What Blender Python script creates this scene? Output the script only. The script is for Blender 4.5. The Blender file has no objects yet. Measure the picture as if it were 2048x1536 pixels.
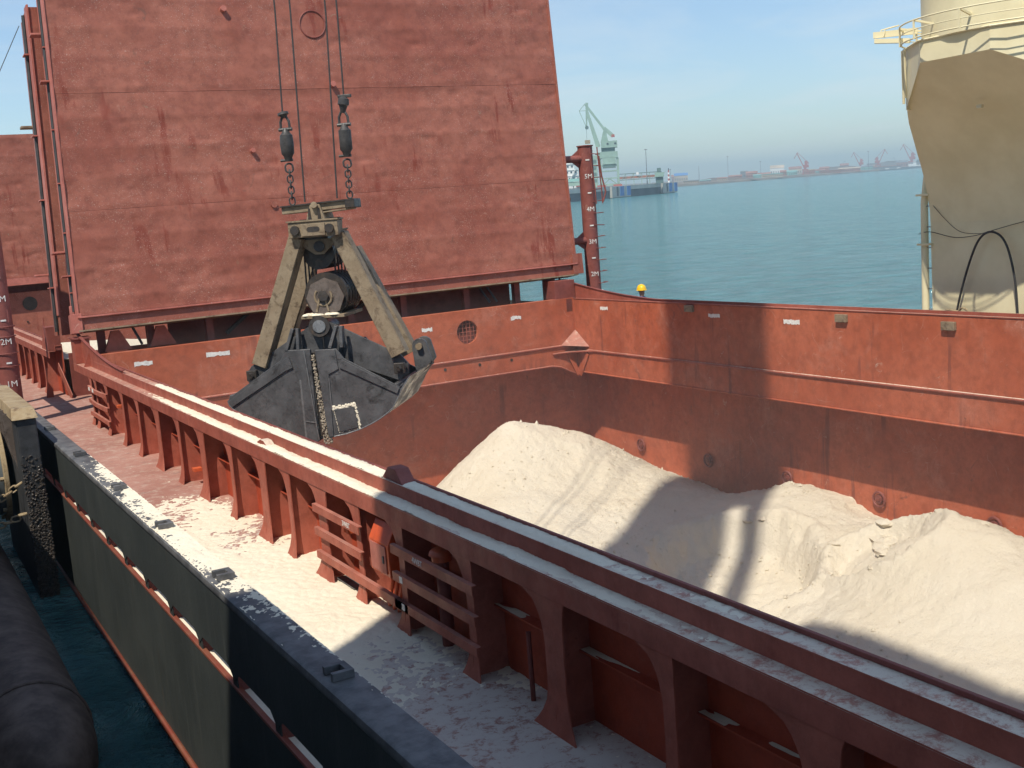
import bpy, bmesh, math, random
import numpy as np
from mathutils import Matrix, Vector, noise

random.seed(7)
rng = np.random.default_rng(7)
scene = bpy.context.scene
COL = scene.collection
V = Vector
R = math.radians

# ------------------------------------------------------------------ camera
CAM = V((0.0, 0.0, 4.02))                      # metres above the ship's side deck
c_r = V((0.86668266, -0.4944196, -0.06641101))
c_u = V((0.13837714, 0.11036501, 0.98421102))
c_f = V((0.47928377, 0.86218839, -0.16406781))
cam_d = bpy.data.cameras.new("camera")
cam_d.sensor_width = 36.0
cam_d.lens = 2300.0 * 36.0 / 2048.0
cam_d.clip_start = 0.05
cam_d.clip_end = 30000.0
cam = bpy.data.objects.new("camera", cam_d)
COL.objects.link(cam)
cam.matrix_world = Matrix(((c_r.x, c_u.x, -c_f.x, CAM.x), (c_r.y, c_u.y, -c_f.y, CAM.y),
                           (c_r.z, c_u.z, -c_f.z, CAM.z), (0, 0, 0, 1)))
scene.camera = cam

# ------------------------------------------------------------------ sky, sun, exposure
SUN = V((0.446, 0.312, -0.838)).normalized()    # direction in which the light travels
sun_el = math.asin(-SUN.z)
world = bpy.data.worlds.new("World")
scene.world = world
world.use_nodes = True
wn = world.node_tree
sky = wn.nodes.new("ShaderNodeTexSky")
sky.sky_type = 'NISHITA'
sky.sun_disc = False
sky.sun_elevation = sun_el
sky.sun_rotation = R(125.0)
sky.altitude = 0.0
sky.air_density = 1.0
sky.dust_density = 0.35
sky.ozone_density = 1.2
wn.nodes["Background"].inputs[1].default_value = 0.12
# the clear-sky colour of that day, slightly bluer than the model, with thin cirrus
def wnode(t, **kw):
    nd = wn.nodes.new(t)
    for k, v in kw.items():
        setattr(nd, k, v)
    return nd


tint = wnode("ShaderNodeMix", data_type='RGBA', blend_type='MULTIPLY')
tint.inputs[0].default_value = 1.0
tint.inputs[7].default_value = (0.86, 1.0, 1.13, 1)
wn.links.new(sky.outputs[0], tint.inputs[6])
tc = wnode("ShaderNodeTexCoord")
sp = wnode("ShaderNodeSeparateXYZ")
wn.links.new(tc.outputs["Generated"], sp.inputs[0])
zc = wnode("ShaderNodeMath", operation='MAXIMUM')
wn.links.new(sp.outputs[2], zc.inputs[0])
zc.inputs[1].default_value = 0.02
zd = wnode("ShaderNodeMath", operation='ADD')
wn.links.new(zc.outputs[0], zd.inputs[0])
zd.inputs[1].default_value = 0.08
cx_n, cy_n = wnode("ShaderNodeMath", operation='DIVIDE'), wnode("ShaderNodeMath", operation='DIVIDE')
for nd, i in ((cx_n, 0), (cy_n, 1)):
    wn.links.new(sp.outputs[i], nd.inputs[0])
    wn.links.new(zd.outputs[0], nd.inputs[1])
cb = wnode("ShaderNodeCombineXYZ")
wn.links.new(cx_n.outputs[0], cb.inputs[0])
wn.links.new(cy_n.outputs[0], cb.inputs[1])
cn = wnode("ShaderNodeTexNoise")
cn.inputs["Scale"].default_value = 0.55
cn.inputs["Detail"].default_value = 7
cn.inputs["Roughness"].default_value = 0.6
cn.inputs["Distortion"].default_value = 0.9
wn.links.new(cb.outputs[0], cn.inputs["Vector"])
cr = wnode("ShaderNodeMapRange")
cr.inputs["From Min"].default_value = 0.46
cr.inputs["From Max"].default_value = 0.78
cr.inputs["To Min"].default_value = 0.08
cr.inputs["To Max"].default_value = 0.50
wn.links.new(cn.outputs["Fac"], cr.inputs["Value"])
cm = wnode("ShaderNodeMix", data_type='RGBA')
wn.links.new(cr.outputs[0], cm.inputs[0])
wn.links.new(tint.outputs[2], cm.inputs[6])
cm.inputs[7].default_value = (6.4, 6.7, 6.8, 1)
wn.links.new(cm.outputs[2], wn.nodes["Background"].inputs[0])

sun_d = bpy.data.lights.new("sun", 'SUN')
sun_d.energy = 4.6
sun_d.angle = R(0.53)
sun_d.color = (1.0, 0.945, 0.84)
sun_o = bpy.data.objects.new("sun", sun_d)
COL.objects.link(sun_o)
sun_o.location = (-30, -20, 60)
sun_o.rotation_euler = SUN.to_track_quat('-Z', 'Y').to_euler()

scene.view_settings.view_transform = 'Standard'
scene.view_settings.look = 'None'
scene.view_settings.gamma = 1.0
scene.view_settings.use_curve_mapping = False
scene.view_settings.exposure = 0.16
scene.cycles.max_bounces = 6
scene.cycles.diffuse_bounces = 3
scene.cycles.glossy_bounces = 3
scene.cycles.volume_bounces = 0

# ------------------------------------------------------------------ frames
TRIM = math.atan(0.02182374)                   # the ship lies a little down at the far end
SHIP = Matrix.Translation(CAM) @ Matrix.Rotation(-TRIM, 4, 'X') @ Matrix.Translation(-CAM)
WORLD = Matrix.Identity(4)
MW = {}
WATER_Z = -1.85


def sight(px, py, dist):
    """ground-plan helper for the far shore: a point at a horizontal range along a bearing"""
    d = c_r * ((px - 1024) / 2300.0) - c_u * ((py - 768) / 2300.0) + c_f
    h = math.hypot(d.x, d.y)
    return CAM + d * (dist / h)


# ------------------------------------------------------------------ mesh helper
class MB:
    def __init__(s):
        s.v = []
        s.f = []

    def add(s, vs, fs):
        o = len(s.v)
        s.v += [tuple(p) for p in vs]
        s.f += [tuple(i + o for i in f) for f in fs]
        return s

    def box(s, a, b):
        x0, y0, z0 = a
        x1, y1, z1 = b
        return s.add([(x0, y0, z0), (x1, y0, z0), (x1, y1, z0), (x0, y1, z0),
                      (x0, y0, z1), (x1, y0, z1), (x1, y1, z1), (x0, y1, z1)],
                     [(3, 2, 1, 0), (4, 5, 6, 7), (0, 1, 5, 4), (1, 2, 6, 5), (2, 3, 7, 6), (3, 0, 4, 7)])

    def bar(s, p, q, w, h, up=(0, 0, 1), w2=None, h2=None):
        p, q = V(p), V(q)
        d = (q - p).normalized()
        side = d.cross(V(up))
        if side.length < 1e-4:
            side = d.cross(V((1, 0, 0)))
        side.normalize()
        u = side.cross(d).normalized()
        w2 = w if w2 is None else w2
        h2 = h if h2 is None else h2
        vs = []
        for c, ww, hh in ((p, w, h), (q, w2, h2)):
            for a, b in ((-1, -1), (1, -1), (1, 1), (-1, 1)):
                vs.append(c + side * (a * ww / 2) + u * (b * hh / 2))
        return s.add(vs, [(0, 1, 2, 3), (7, 6, 5, 4), (0, 4, 5, 1), (1, 5, 6, 2), (2, 6, 7, 3), (3, 7, 4, 0)])

    def tube(s, path, r, n=8, closed=False, cap=True):
        P = [V(p) for p in path]
        m = len(P)
        rs = r if isinstance(r, (list, tuple)) else [r] * m
        prev = None
        rings = []
        for i in range(m):
            a = P[(i - 1) % m] if (closed or i > 0) else P[i]
            b = P[(i + 1) % m] if (closed or i < m - 1) else P[i]
            t = (b - a).normalized()
            if prev is None:
                ref = V((0, 0, 1)) if abs(t.z) < 0.9 else V((1, 0, 0))
                nrm = t.cross(ref).normalized()
            else:
                nrm = (prev - t * prev.dot(t)).normalized()
            prev = nrm
            bn = t.cross(nrm)
            rings.append([P[i] + (nrm * math.cos(2 * math.pi * k / n) + bn * math.sin(2 * math.pi * k / n)) * rs[i]
                          for k in range(n)])
        vs = [p for ring in rings for p in ring]
        fs = []
        for i in range(m if closed else m - 1):
            j = (i + 1) % m
            for k in range(n):
                k2 = (k + 1) % n
                fs.append((i * n + k, i * n + k2, j * n + k2, j * n + k))
        if cap and not closed:
            fs.append(tuple(reversed(range(n))))
            fs.append(tuple((m - 1) * n + k for k in range(n)))
        return s.add(vs, fs)

    def cyl(s, p, q, r, n=16, r2=None):
        return s.tube([p, q], [r, r if r2 is None else r2], n)

    def prism(s, poly, d):
        n = len(poly)
        d = V(d)
        vs = [V(p) for p in poly] + [V(p) + d for p in poly]
        fs = [tuple(reversed(range(n))), tuple(range(n, 2 * n))]
        for i in range(n):
            j = (i + 1) % n
            fs.append((i, j, n + j, n + i))
        return s.add(vs, fs)

    def loft(s, rings, cap=True):
        n = len(rings[0])
        vs = [p for r_ in rings for p in r_]
        fs = []
        for i in range(len(rings) - 1):
            for k in range(n):
                k2 = (k + 1) % n
                fs.append((i * n + k, i * n + k2, (i + 1) * n + k2, (i + 1) * n + k))
        if cap:
            fs.append(tuple(reversed(range(n))))
            fs.append(tuple((len(rings) - 1) * n + k for k in range(n)))
        return s.add(vs, fs)

    def dome(s, c, r, n=16, m=6, squash=1.0, axis=(0, 0, 1)):
        ax = V(axis).normalized()
        ref = V((0, 0, 1)) if abs(ax.z) < 0.9 else V((1, 0, 0))
        a = ax.cross(ref).normalized()
        b = ax.cross(a)
        rings = []
        for i in range(m + 1):
            t = math.pi / 2 * i / m
            rr = max(r * math.cos(t), 0.002 * r)
            hh = r * math.sin(t) * squash
            rings.append([V(c) + ax * hh + (a * math.cos(2 * math.pi * k / n) + b * math.sin(2 * math.pi * k / n)) * rr
                          for k in range(n)])
        return s.loft(rings)

    def build(s, name, mat, parent=None, frame=SHIP, smooth=False, bevel=0.0, recalc=True, kind=None, label=None):
        wv = [frame @ V(p) for p in s.v]
        if parent is None:
            lo = V((min(p.x for p in wv), min(p.y for p in wv), min(p.z for p in wv)))
            hi = V((max(p.x for p in wv), max(p.y for p in wv), max(p.z for p in wv)))
            M = Matrix.Translation(V(((lo.x + hi.x) / 2, (lo.y + hi.y) / 2, lo.z)))
        else:
            M = MW[parent]
        Mi = M.inverted()
        lv = [Mi @ p for p in wv]
        o = make_obj(name, lv, s.f, mat, smooth, bevel, recalc)
        if parent is None:
            o.matrix_world = M
        else:
            o.parent = parent
        MW[o] = M
        if kind:
            o["kind"] = kind
        if label:
            o["label"] = label
        return o


def make_obj(name, verts, faces, mat, smooth=False, bevel=0.0, recalc=True):
    me = bpy.data.meshes.new(name)
    me.from_pydata([tuple(p) for p in verts], [], faces)
    if recalc:
        bm = bmesh.new()
        bm.from_mesh(me)
        bmesh.ops.recalc_face_normals(bm, faces=bm.faces)
        bm.to_mesh(me)
        bm.free()
    me.materials.append(mat)
    if smooth:
        me.polygons.foreach_set("use_smooth", [True] * len(me.polygons))
    me.update()
    o = bpy.data.objects.new(name, me)
    COL.objects.link(o)
    if smooth and recalc:
        try:
            me.set_sharp_from_angle(angle=R(40))
        except Exception:
            pass
    if bevel > 0:
        b = o.modifiers.new("bevel", 'BEVEL')
        b.width = bevel
        b.segments = 2
        b.limit_method = 'ANGLE'
        b.angle_limit = R(40)
    return o


def tag(o, label, cat, group=None, kind=None):
    o["label"] = label
    o["category"] = cat
    if group:
        o["group"] = group
    if kind:
        o["kind"] = kind
    return o


def thing(name, label, cat, base=(0, 0, 0), frame=SHIP, group=None, rotz=0.0):
    o = bpy.data.objects.new(name, None)
    COL.objects.link(o)
    M = frame @ Matrix.Translation(V(base)) @ Matrix.Rotation(rotz, 4, 'Z')
    o.matrix_world = M
    o.empty_display_size = 0.2
    MW[o] = M
    tag(o, label, cat, group)
    return o


def sub(name, src, parent, offset):
    """another copy of a part (shared mesh) shifted in its parent's space"""
    o = src.copy()
    o.name = name
    COL.objects.link(o)
    o.parent = parent
    o.location = V(src.location) + V(offset)
    MW[o] = MW[parent]
    return o


# ------------------------------------------------------------------ materials
class NT:
    def __init__(s, name):
        s.m = bpy.data.materials.new(name)
        s.m.use_nodes = True
        s.t = s.m.node_tree
        s.b = s.t.nodes["Principled BSDF"]
        s.pos = s.t.nodes.new("ShaderNodeNewGeometry").outputs["Position"]

    def n(s, typ, **kw):
        nd = s.t.nodes.new(typ)
        for k, v in kw.items():
            setattr(nd, k, v)
        return nd

    def link(s, a, b):
        s.t.links.new(a, b)

    def scaled(s, sc):
        m = s.n("ShaderNodeVectorMath", operation='MULTIPLY')
        s.link(s.pos, m.inputs[0])
        m.inputs[1].default_value = sc
        return m.outputs[0]

    def noise(s, scale, detail=4, rough=0.55, vec=None, dist=0.0):
        nd = s.n("ShaderNodeTexNoise")
        nd.inputs["Scale"].default_value = scale
        nd.inputs["Detail"].default_value = detail
        nd.inputs["Roughness"].default_value = rough
        nd.inputs["Distortion"].default_value = dist
        s.link(vec if vec is not None else s.pos, nd.inputs["Vector"])
        return nd.outputs["Fac"]

    def ramp(s, fac, lo, hi, v0=0.0, v1=1.0):
        nd = s.n("ShaderNodeMapRange")
        nd.interpolation_type = 'SMOOTHSTEP'
        nd.inputs["From Min"].default_value = lo
        nd.inputs["From Max"].default_value = hi
        nd.inputs["To Min"].default_value = v0
        nd.inputs["To Max"].default_value = v1
        s.link(fac, nd.inputs["Value"])
        return nd.outputs["Result"]

    def mix(s, fac, a, b):
        nd = s.n("ShaderNodeMix", data_type='RGBA')
        for sock, val in ((nd.inputs[0], fac), (nd.inputs[6], a), (nd.inputs[7], b)):
            if isinstance(val, (int, float)):
                sock.default_value = val
            elif isinstance(val, tuple):
                sock.default_value = (*val, 1)
            else:
                s.link(val, sock)
        return nd.outputs[2]

    def math(s, op, a, b=0.0):
        nd = s.n("ShaderNodeMath", operation=op)
        for sock, val in ((nd.inputs[0], a), (nd.inputs[1], b)):
            if isinstance(val, (int, float)):
                sock.default_value = val
            else:
                s.link(val, sock)
        return nd.outputs[0]

    def done(s, color, rough=0.6, metal=0.0, bump=None, bstr=0.3, bdist=0.02, spec=None):
        for key, val in (("Base Color", color), ("Roughness", rough), ("Metallic", metal)):
            if isinstance(val, tuple):
                s.b.inputs[key].default_value = (*val, 1)
            elif isinstance(val, (int, float)):
                s.b.inputs[key].default_value = val
            else:
                s.link(val, s.b.inputs[key])
        if spec is not None:
            s.b.inputs["Specular IOR Level"].default_value = spec
        if bump is not None:
            bn = s.n("ShaderNodeBump")
            bn.inputs["Strength"].default_value = bstr
            bn.inputs["Distance"].default_value = bdist
            s.link(bump, bn.inputs["Height"])
            s.link(bn.outputs[0], s.b.inputs["Normal"])
        return s.m


def red_paint(name, c1, c2, streak=(0.16, 0.025, 0.015), streak_amt=0.6, scuff=(0.3, 0.27, 0.2), scuff_lo=0.68,
              speck=0.0, dust=0.0, dustcol=(0.55, 0.45, 0.38), fine=1.0, dark=None, dark_lo=0.66, rough=0.62, chalk=None, scratch=1.0, streak_lo=0.56):
    t = NT(name)
    big = t.ramp(t.noise(0.55, 5, 0.6), 0.32, 0.68)
    col = t.mix(big, c1, c2)
    if chalk:
        col = t.mix(t.ramp(t.noise(0.9, 6, 0.7, dist=0.6), 0.5, 0.72, 0, 0.75), col, chalk)
    mid = t.ramp(t.noise(3.6, 9, 0.78), 0.36, 0.70, 0.0, 0.62 * fine)
    col = t.mix(mid, col, tuple(x * 0.55 for x in c1))
    sv = t.scaled((2.0, 2.0, 0.13))
    st = t.math('MULTIPLY', t.ramp(t.noise(1.5, 5, 0.65, sv), streak_lo, streak_lo + 0.1), t.ramp(t.noise(0.5, 3), 0.46, 0.62))
    col = t.mix(t.math('MULTIPLY', st, streak_amt), col, streak)
    sc = t.math('MULTIPLY', t.ramp(t.noise(3.2, 8, 0.75, dist=1.2), scuff_lo, scuff_lo + 0.07), t.ramp(t.noise(0.5, 2), 0.4, 0.6))
    col = t.mix(t.math('MULTIPLY', sc, 0.75), col, scuff)
    if dark:
        dk = t.math('MULTIPLY', t.ramp(t.noise(2.1, 9, 0.78, dist=0.8), dark_lo, dark_lo + 0.08), 0.8)
        col = t.mix(dk, col, dark)
    if speck > 0:
        sp = t.ramp(t.noise(38.0, 2, 0.5), 0.73 - speck * 0.06, 0.76, 0.0, 0.6)
        sp = t.math('MULTIPLY', sp, t.ramp(t.noise(0.8, 2), 0.35, 0.65))
        col = t.mix(sp, col, (0.55, 0.45, 0.38))
    if dust > 0:
        nrm = t.n("ShaderNodeNewGeometry").outputs["Normal"]
        sx = t.n("ShaderNodeSeparateXYZ")
        t.link(nrm, sx.inputs[0])
        up = t.ramp(sx.outputs[2], 0.4, 0.9)
        if dust > 0.5:
            sy = t.n("ShaderNodeSeparateXYZ")
            t.link(t.pos, sy.inputs[0])
            near = t.math('SUBTRACT', t.ramp(sy.outputs[1], 15.0, 24.0, 0.16, 0.0), t.ramp(sy.outputs[1], 3.5, 8.0, 0.05, 0.0))
            dn = t.ramp(t.math('ADD', t.noise(7.0, 10, 0.82, dist=0.3), near), 0.50, 0.66, 0.2, dust)
            du = t.math('MULTIPLY', up, dn)
        else:
            du = t.math('MULTIPLY', up, t.ramp(t.noise(2.3, 8, 0.7), 0.35, 0.75, 0.25 * dust, dust))
        col = t.mix(du, col, dustcol)
    # thin scratches: contour lines of a noise field, broken up
    ln = t.math('ABSOLUTE', t.math('SUBTRACT', t.noise(1.7, 2, 0.4, dist=0.7), 0.5))
    ln = t.ramp(ln, 0.0, 0.006, 1.0, 0.0)
    ln = t.math('MULTIPLY', ln, t.ramp(t.noise(2.3, 3), 0.52, 0.62, 0, 0.55 * scratch))
    col = t.mix(ln, col, (0.55, 0.36, 0.28))
    # small dark pits and chips
    ch = t.ramp(t.noise(26.0, 3, 0.6), 0.67, 0.72, 0, 0.55)
    ch = t.math('MULTIPLY', ch, t.ramp(t.noise(1.1, 3), 0.4, 0.62))
    col = t.mix(ch, col, tuple(x * 0.38 for x in c1))
    bump = t.math('ADD', t.noise(3.0, 3, 0.5), t.math('MULTIPLY', t.noise(45.0, 3, 0.6), 0.25))
    bump = t.math('SUBTRACT', bump, t.math('MULTIPLY', ch, 0.3))
    return t.done(col, t.ramp(t.noise(4.0, 4), 0.3, 0.7, rough - 0.1, rough + 0.12), 0.0, bump, 0.4, 0.02, 0.35)


def plain(name, c, rough=0.6, metal=0.0, var=0.25, scale=6.0, bump=0.2, c2=None, spec=None, bd=0.01):
    t = NT(name)
    f = t.ramp(t.noise(scale, 6, 0.65), 0.3, 0.72)
    col = t.mix(f, tuple(x * (1 - var) for x in c), c2 or tuple(min(1, x * (1 + var)) for x in c))
    return t.done(col, rough, metal, t.noise(scale * 7, 4, 0.6) if bump else None, bump, bd, spec)


M_COVER = red_paint("cover_red_paint", (0.275, 0.078, 0.049), (0.355, 0.122, 0.08), streak=(0.19, 0.026, 0.012),
                    streak_amt=0.75, scuff=(0.25, 0.205, 0.135), scuff_lo=0.615, speck=2.4, rough=0.6,
                    dark=(0.18, 0.076, 0.052), dark_lo=0.60, scratch=0.4, fine=0.9, streak_lo=0.525)
M_EDGE = red_paint("cover_edge_paint", (0.42, 0.125, 0.09), (0.49, 0.17, 0.13), streak_amt=0.3, scuff_lo=0.75)
M_HOLD = red_paint("hold_red_paint", (0.40, 0.088, 0.036), (0.48, 0.128, 0.062), streak=(0.17, 0.045, 0.03), streak_amt=0.75,
                   scuff=(0.52, 0.38, 0.29), scuff_lo=0.625, dark=(0.15, 0.055, 0.038), dark_lo=0.60,
                   chalk=(0.48, 0.19, 0.125), scratch=0.8)
M_COAM = red_paint("coaming_red_paint", (0.32, 0.075, 0.045), (0.41, 0.118, 0.078), streak_amt=0.4, scuff_lo=0.70,
                   dust=0.95, dustcol=(0.62, 0.53, 0.41), scratch=0.12)
M_RIB = red_paint("rib_red_paint", (0.35, 0.085, 0.05), (0.44, 0.135, 0.088), streak_amt=0.35, scuff_lo=0.72, dust=0.3, scratch=0.12)
M_BACK = red_paint("bay_red_paint", (0.40, 0.06, 0.025), (0.45, 0.085, 0.038), streak_amt=0.3, scuff_lo=0.78, scratch=0.1)
M_DARKRED = red_paint("dark_red_paint", (0.21, 0.055, 0.042), (0.27, 0.08, 0.06), streak_amt=0.4, scuff_lo=0.72, scratch=0.15)
M_POST = red_paint("post_red_paint", (0.23, 0.066, 0.052), (0.29, 0.092, 0.074), streak_amt=0.5, scuff_lo=0.72)


def deck_mat():
    t = NT("dusty_deck_paint")
    col = t.mix(t.ramp(t.noise(0.7, 5, 0.6), 0.3, 0.7), (0.31, 0.145, 0.11), (0.40, 0.21, 0.165))
    col = t.mix(t.ramp(t.noise(2.6, 7, 0.7, dist=0.5), 0.55, 0.72, 0, 0.6), col, (0.17, 0.13, 0.115))
    col = t.mix(t.ramp(t.noise(4.5, 9, 0.78), 0.46, 0.70, 0, 0.6), col, (0.52, 0.42, 0.34))
    # scattered powder, thicker on the near part of the deck
    sy = t.n("ShaderNodeSeparateXYZ")
    t.link(t.pos, sy.inputs[0])
    near = t.ramp(sy.outputs[1], 11.0, 20.0, 0.21, 0.0)
    thr = t.math('ADD', t.noise(9.0, 10, 0.8, dist=0.4), near)
    col = t.mix(t.ramp(thr, 0.58, 0.72, 0, 0.85), col, (0.60, 0.53, 0.45))
    return t.done(col, 0.85, 0, t.noise(18, 6, 0.7), 0.3, 0.01, 0.2)


def powder_mat(name, c1, c2, spots=0.5, scale=1.0, bst=1.0):
    t = NT(name)
    col = t.mix(t.ramp(t.noise(0.9 * scale, 6, 0.65), 0.3, 0.7), c1, c2)
    col = t.mix(t.ramp(t.noise(16.0, 6, 0.75), 0.58, 0.72, 0, spots), col, tuple(x * 0.58 for x in c1))
    b = t.math('ADD', t.noise(9.0, 8, 0.75), t.math('MULTIPLY', t.noise(60.0, 4, 0.7), 0.35))
    return t.done(col, 0.95, 0, b, bst, 0.07, 0.1)


M_DECK = deck_mat()
M_POWDER = powder_mat("pale_powder", (0.74, 0.645, 0.49), (0.78, 0.70, 0.55), 0.3, 1.0, 0.4)
M_PILE = powder_mat("cargo_powder", (0.755, 0.66, 0.50), (0.80, 0.715, 0.565), 0.6, 0.5, 0.9)

M_JAM = powder_mat("jammed_lumpy_cargo", (0.42, 0.34, 0.25), (0.58, 0.50, 0.39), 0.8, 8.0)


def hull_mat():
    t = NT("hull_grey_paint")
    col = t.mix(t.ramp(t.noise(0.8, 5), 0.3, 0.7), (0.030, 0.034, 0.032), (0.044, 0.048, 0.044))
    sv = t.scaled((1.0, 3.0, 0.3))
    col = t.mix(t.ramp(t.noise(2.0, 7, 0.7, sv), 0.5, 0.75, 0, 0.6), col, (0.066, 0.068, 0.06))
    col = t.mix(t.ramp(t.noise(1.6, 8, 0.75, sv), 0.62, 0.72, 0, 0.55), col, (0.10, 0.07, 0.045))
    sc = t.scaled((1.0, 1.2, 6.0))
    col = t.mix(t.ramp(t.noise(2.5, 9, 0.8, sc, 1.5), 0.70, 0.74, 0, 0.7), col, (0.30, 0.31, 0.29))
    b = t.math('ADD', t.noise(1.4, 3), t.math('MULTIPLY', t.noise(30, 4), 0.2))
    return t.done(col, 0.65, 0, b, 0.4, 0.03, 0.2)


M_HULL = hull_mat()
M_RAIL = plain("rail_grey_paint", (0.07, 0.07, 0.072), 0.6, 0, 0.3, 4.0, 0.25, (0.15, 0.145, 0.14))
M_BOOT = plain("red_boot_topping", (0.30, 0.055, 0.028), 0.55, 0, 0.35, 4.0, 0.3, (0.20, 0.075, 0.04))


def steel(name, c1, c2, c3, rough, metal, sscale=3.0, spec=0.5):
    t = NT(name)
    col = t.mix(t.ramp(t.noise(sscale, 7, 0.7), 0.3, 0.7), c1, c2)
    col = t.mix(t.ramp(t.noise(sscale * 1.4, 9, 0.78, dist=0.8), 0.48, 0.68, 0, 0.9), col, c3)
    rr = t.ramp(t.noise(sscale * 1.3, 5, 0.6), 0.3, 0.7, rough - 0.14, rough + 0.14)
    b = t.math('ADD', t.noise(5, 4), t.math('MULTIPLY', t.noise(50, 3), 0.25))
    return t.done(col, rr, metal, b, 0.35, 0.02, spec)


def shell_mat():
    t = NT("grab_shell_steel")
    col = t.mix(t.ramp(t.noise(2.6, 7, 0.7), 0.3, 0.7), (0.065, 0.063, 0.064), (0.13, 0.126, 0.127))
    col = t.mix(t.ramp(t.noise(3.4, 9, 0.78, dist=1.0), 0.52, 0.66, 0, 0.85), col, (0.032, 0.029, 0.028))
    col = t.mix(t.ramp(t.noise(5.5, 10, 0.8, dist=0.5), 0.58, 0.74, 0, 0.55), col, (0.33, 0.29, 0.24))
    ln = t.ramp(t.math('ABSOLUTE', t.math('SUBTRACT', t.noise(2.2, 3, 0.5, dist=1.2), 0.5)), 0.0, 0.008, 0.6, 0.0)
    col = t.mix(t.math('MULTIPLY', ln, t.ramp(t.noise(3.1, 2), 0.5, 0.6)), col, (0.022, 0.02, 0.02))
    rr = t.ramp(t.noise(3.0, 5, 0.6), 0.35, 0.65, 0.22, 0.62)
    b_ = t.math('ADD', t.noise(4, 4), t.math('MULTIPLY', t.noise(45, 3), 0.2))
    return t.done(col, rr, 0.25, b_, 0.35, 0.02, 0.5)


M_SHELL = shell_mat()
M_OLDSHELL = steel("grab_shell_steel", (0.07, 0.068, 0.07), (0.15, 0.146, 0.148), (0.035, 0.031, 0.03), 0.38, 0.3, 3.0)
M_RUBBED = steel("rubbed_edge_steel", (0.20, 0.20, 0.20), (0.27, 0.265, 0.26), (0.11, 0.10, 0.095), 0.38, 0.5, 8.0)
M_ARM = steel("grab_arm_rusty_paint", (0.215, 0.158, 0.10), (0.29, 0.225, 0.15), (0.075, 0.047, 0.03), 0.7, 0.0, 3.5, 0.25)
M_GREASE = steel("greasy_black_steel", (0.028, 0.023, 0.020), (0.055, 0.045, 0.038), (0.085, 0.06, 0.04), 0.45, 0.2, 7.0)
M_DRUM = steel("brown_drum_steel", (0.11, 0.085, 0.07), (0.17, 0.135, 0.115), (0.06, 0.045, 0.037), 0.5, 0.1, 5.0, 0.4)
M_CHAIN = steel("dark_chain_steel", (0.045, 0.042, 0.04), (0.07, 0.064, 0.06), (0.03, 0.026, 0.024), 0.55, 0.2, 9.0)
M_ROPE = plain("wire_rope_steel", (0.05, 0.045, 0.042), 0.6, 0.2, 0.4, 60.0, 0.6)
M_RUBBER = plain("black_rubber", (0.028, 0.028, 0.029), 0.65, 0, 0.4, 5.0, 0.35)
M_CREAM = plain("cream_paint", (0.74, 0.65, 0.40), 0.5, 0, 0.07, 0.8, 0.12, (0.80, 0.72, 0.47), bd=0.006)
M_WHITE = plain("white_mark_paint", (0.72, 0.70, 0.65), 0.7, 0, 0.15, 14.0, 0.2)
M_YELLOW = plain("yellow_helmet_plastic", (0.85, 0.50, 0.01), 0.32, 0, 0.04, 3.0, 0)
M_ORANGE = plain("orange_red_box_paint", (0.56, 0.085, 0.022), 0.45, 0, 0.18, 6.0, 0.15)
M_PIPE = plain("orange_pipe_paint", (0.52, 0.10, 0.035), 0.5, 0, 0.2, 6.0, 0.15)
M_CONCRETE = plain("quay_concrete", (0.33, 0.31, 0.28), 0.85, 0, 0.25, 1.2, 0.4, (0.40, 0.37, 0.33))
M_FENDRUST = steel("fender_rusty_cream", (0.27, 0.19, 0.10), (0.36, 0.28, 0.17), (0.10, 0.055, 0.03), 0.7, 0.0, 4.0, 0.3)
M_FENDER = plain("brown_black_rubber", (0.10, 0.07, 0.055), 0.75, 0, 0.35, 3.0, 0.4, (0.17, 0.125, 0.10))
M_FENGREY = plain("fender_grey_rubber", (0.10, 0.115, 0.12), 0.6, 0, 0.25, 2.0, 0.2)
M_COVERALL = plain("blue_coverall_cloth", (0.05, 0.09, 0.20), 0.85, 0, 0.2, 6.0, 0.3)
M_SKIN = plain("skin", (0.42, 0.26, 0.18), 0.55, 0, 0.08, 8.0, 0)
M_BLACK = plain("black_boot_leather", (0.02, 0.02, 0.02), 0.5, 0, 0.2, 8.0, 0)
M_CRANEGREEN = plain("pale_green_crane_paint", (0.25, 0.36, 0.30), 0.6, 0, 0.12, 0.3, 0)
M_CRANEDARK = plain("dark_green_crane_paint", (0.10, 0.16, 0.15), 0.6, 0, 0.12, 0.3, 0)
M_CRANERED = plain("red_crane_paint", (0.34, 0.085, 0.07), 0.6, 0, 0.12, 0.3, 0)
M_PIER = plain("pale_pier_concrete", (0.42, 0.41, 0.36), 0.85, 0, 0.15, 0.15, 0)
M_PIERDARK = plain("dark_pier_face", (0.075, 0.085, 0.095), 0.8, 0, 0.3, 0.2, 0)
M_BLUE = plain("blue_panel_paint", (0.06, 0.18, 0.42), 0.6, 0, 0.15, 0.3, 0)
M_SHIPWHITE = plain("white_ship_paint", (0.72, 0.72, 0.69), 0.5, 0, 0.05, 0.3, 0)
M_GLASS = plain("dark_window_glass", (0.03, 0.04, 0.05), 0.2, 0, 0.1, 1.0, 0)
M_STEELGREY = plain("grey_galvanised_steel", (0.20, 0.21, 0.22), 0.55, 0.2, 0.15, 1.0, 0)
M_BRICK = plain("dull_red_wall", (0.30, 0.13, 0.09), 0.8, 0, 0.2, 0.1, 0)
M_TANWALL = plain("tan_wall", (0.45, 0.36, 0.26), 0.8, 0, 0.2, 0.1, 0)
M_TEAL = plain("teal_shed_roof", (0.20, 0.38, 0.34), 0.7, 0, 0.2, 0.1, 0)
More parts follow.
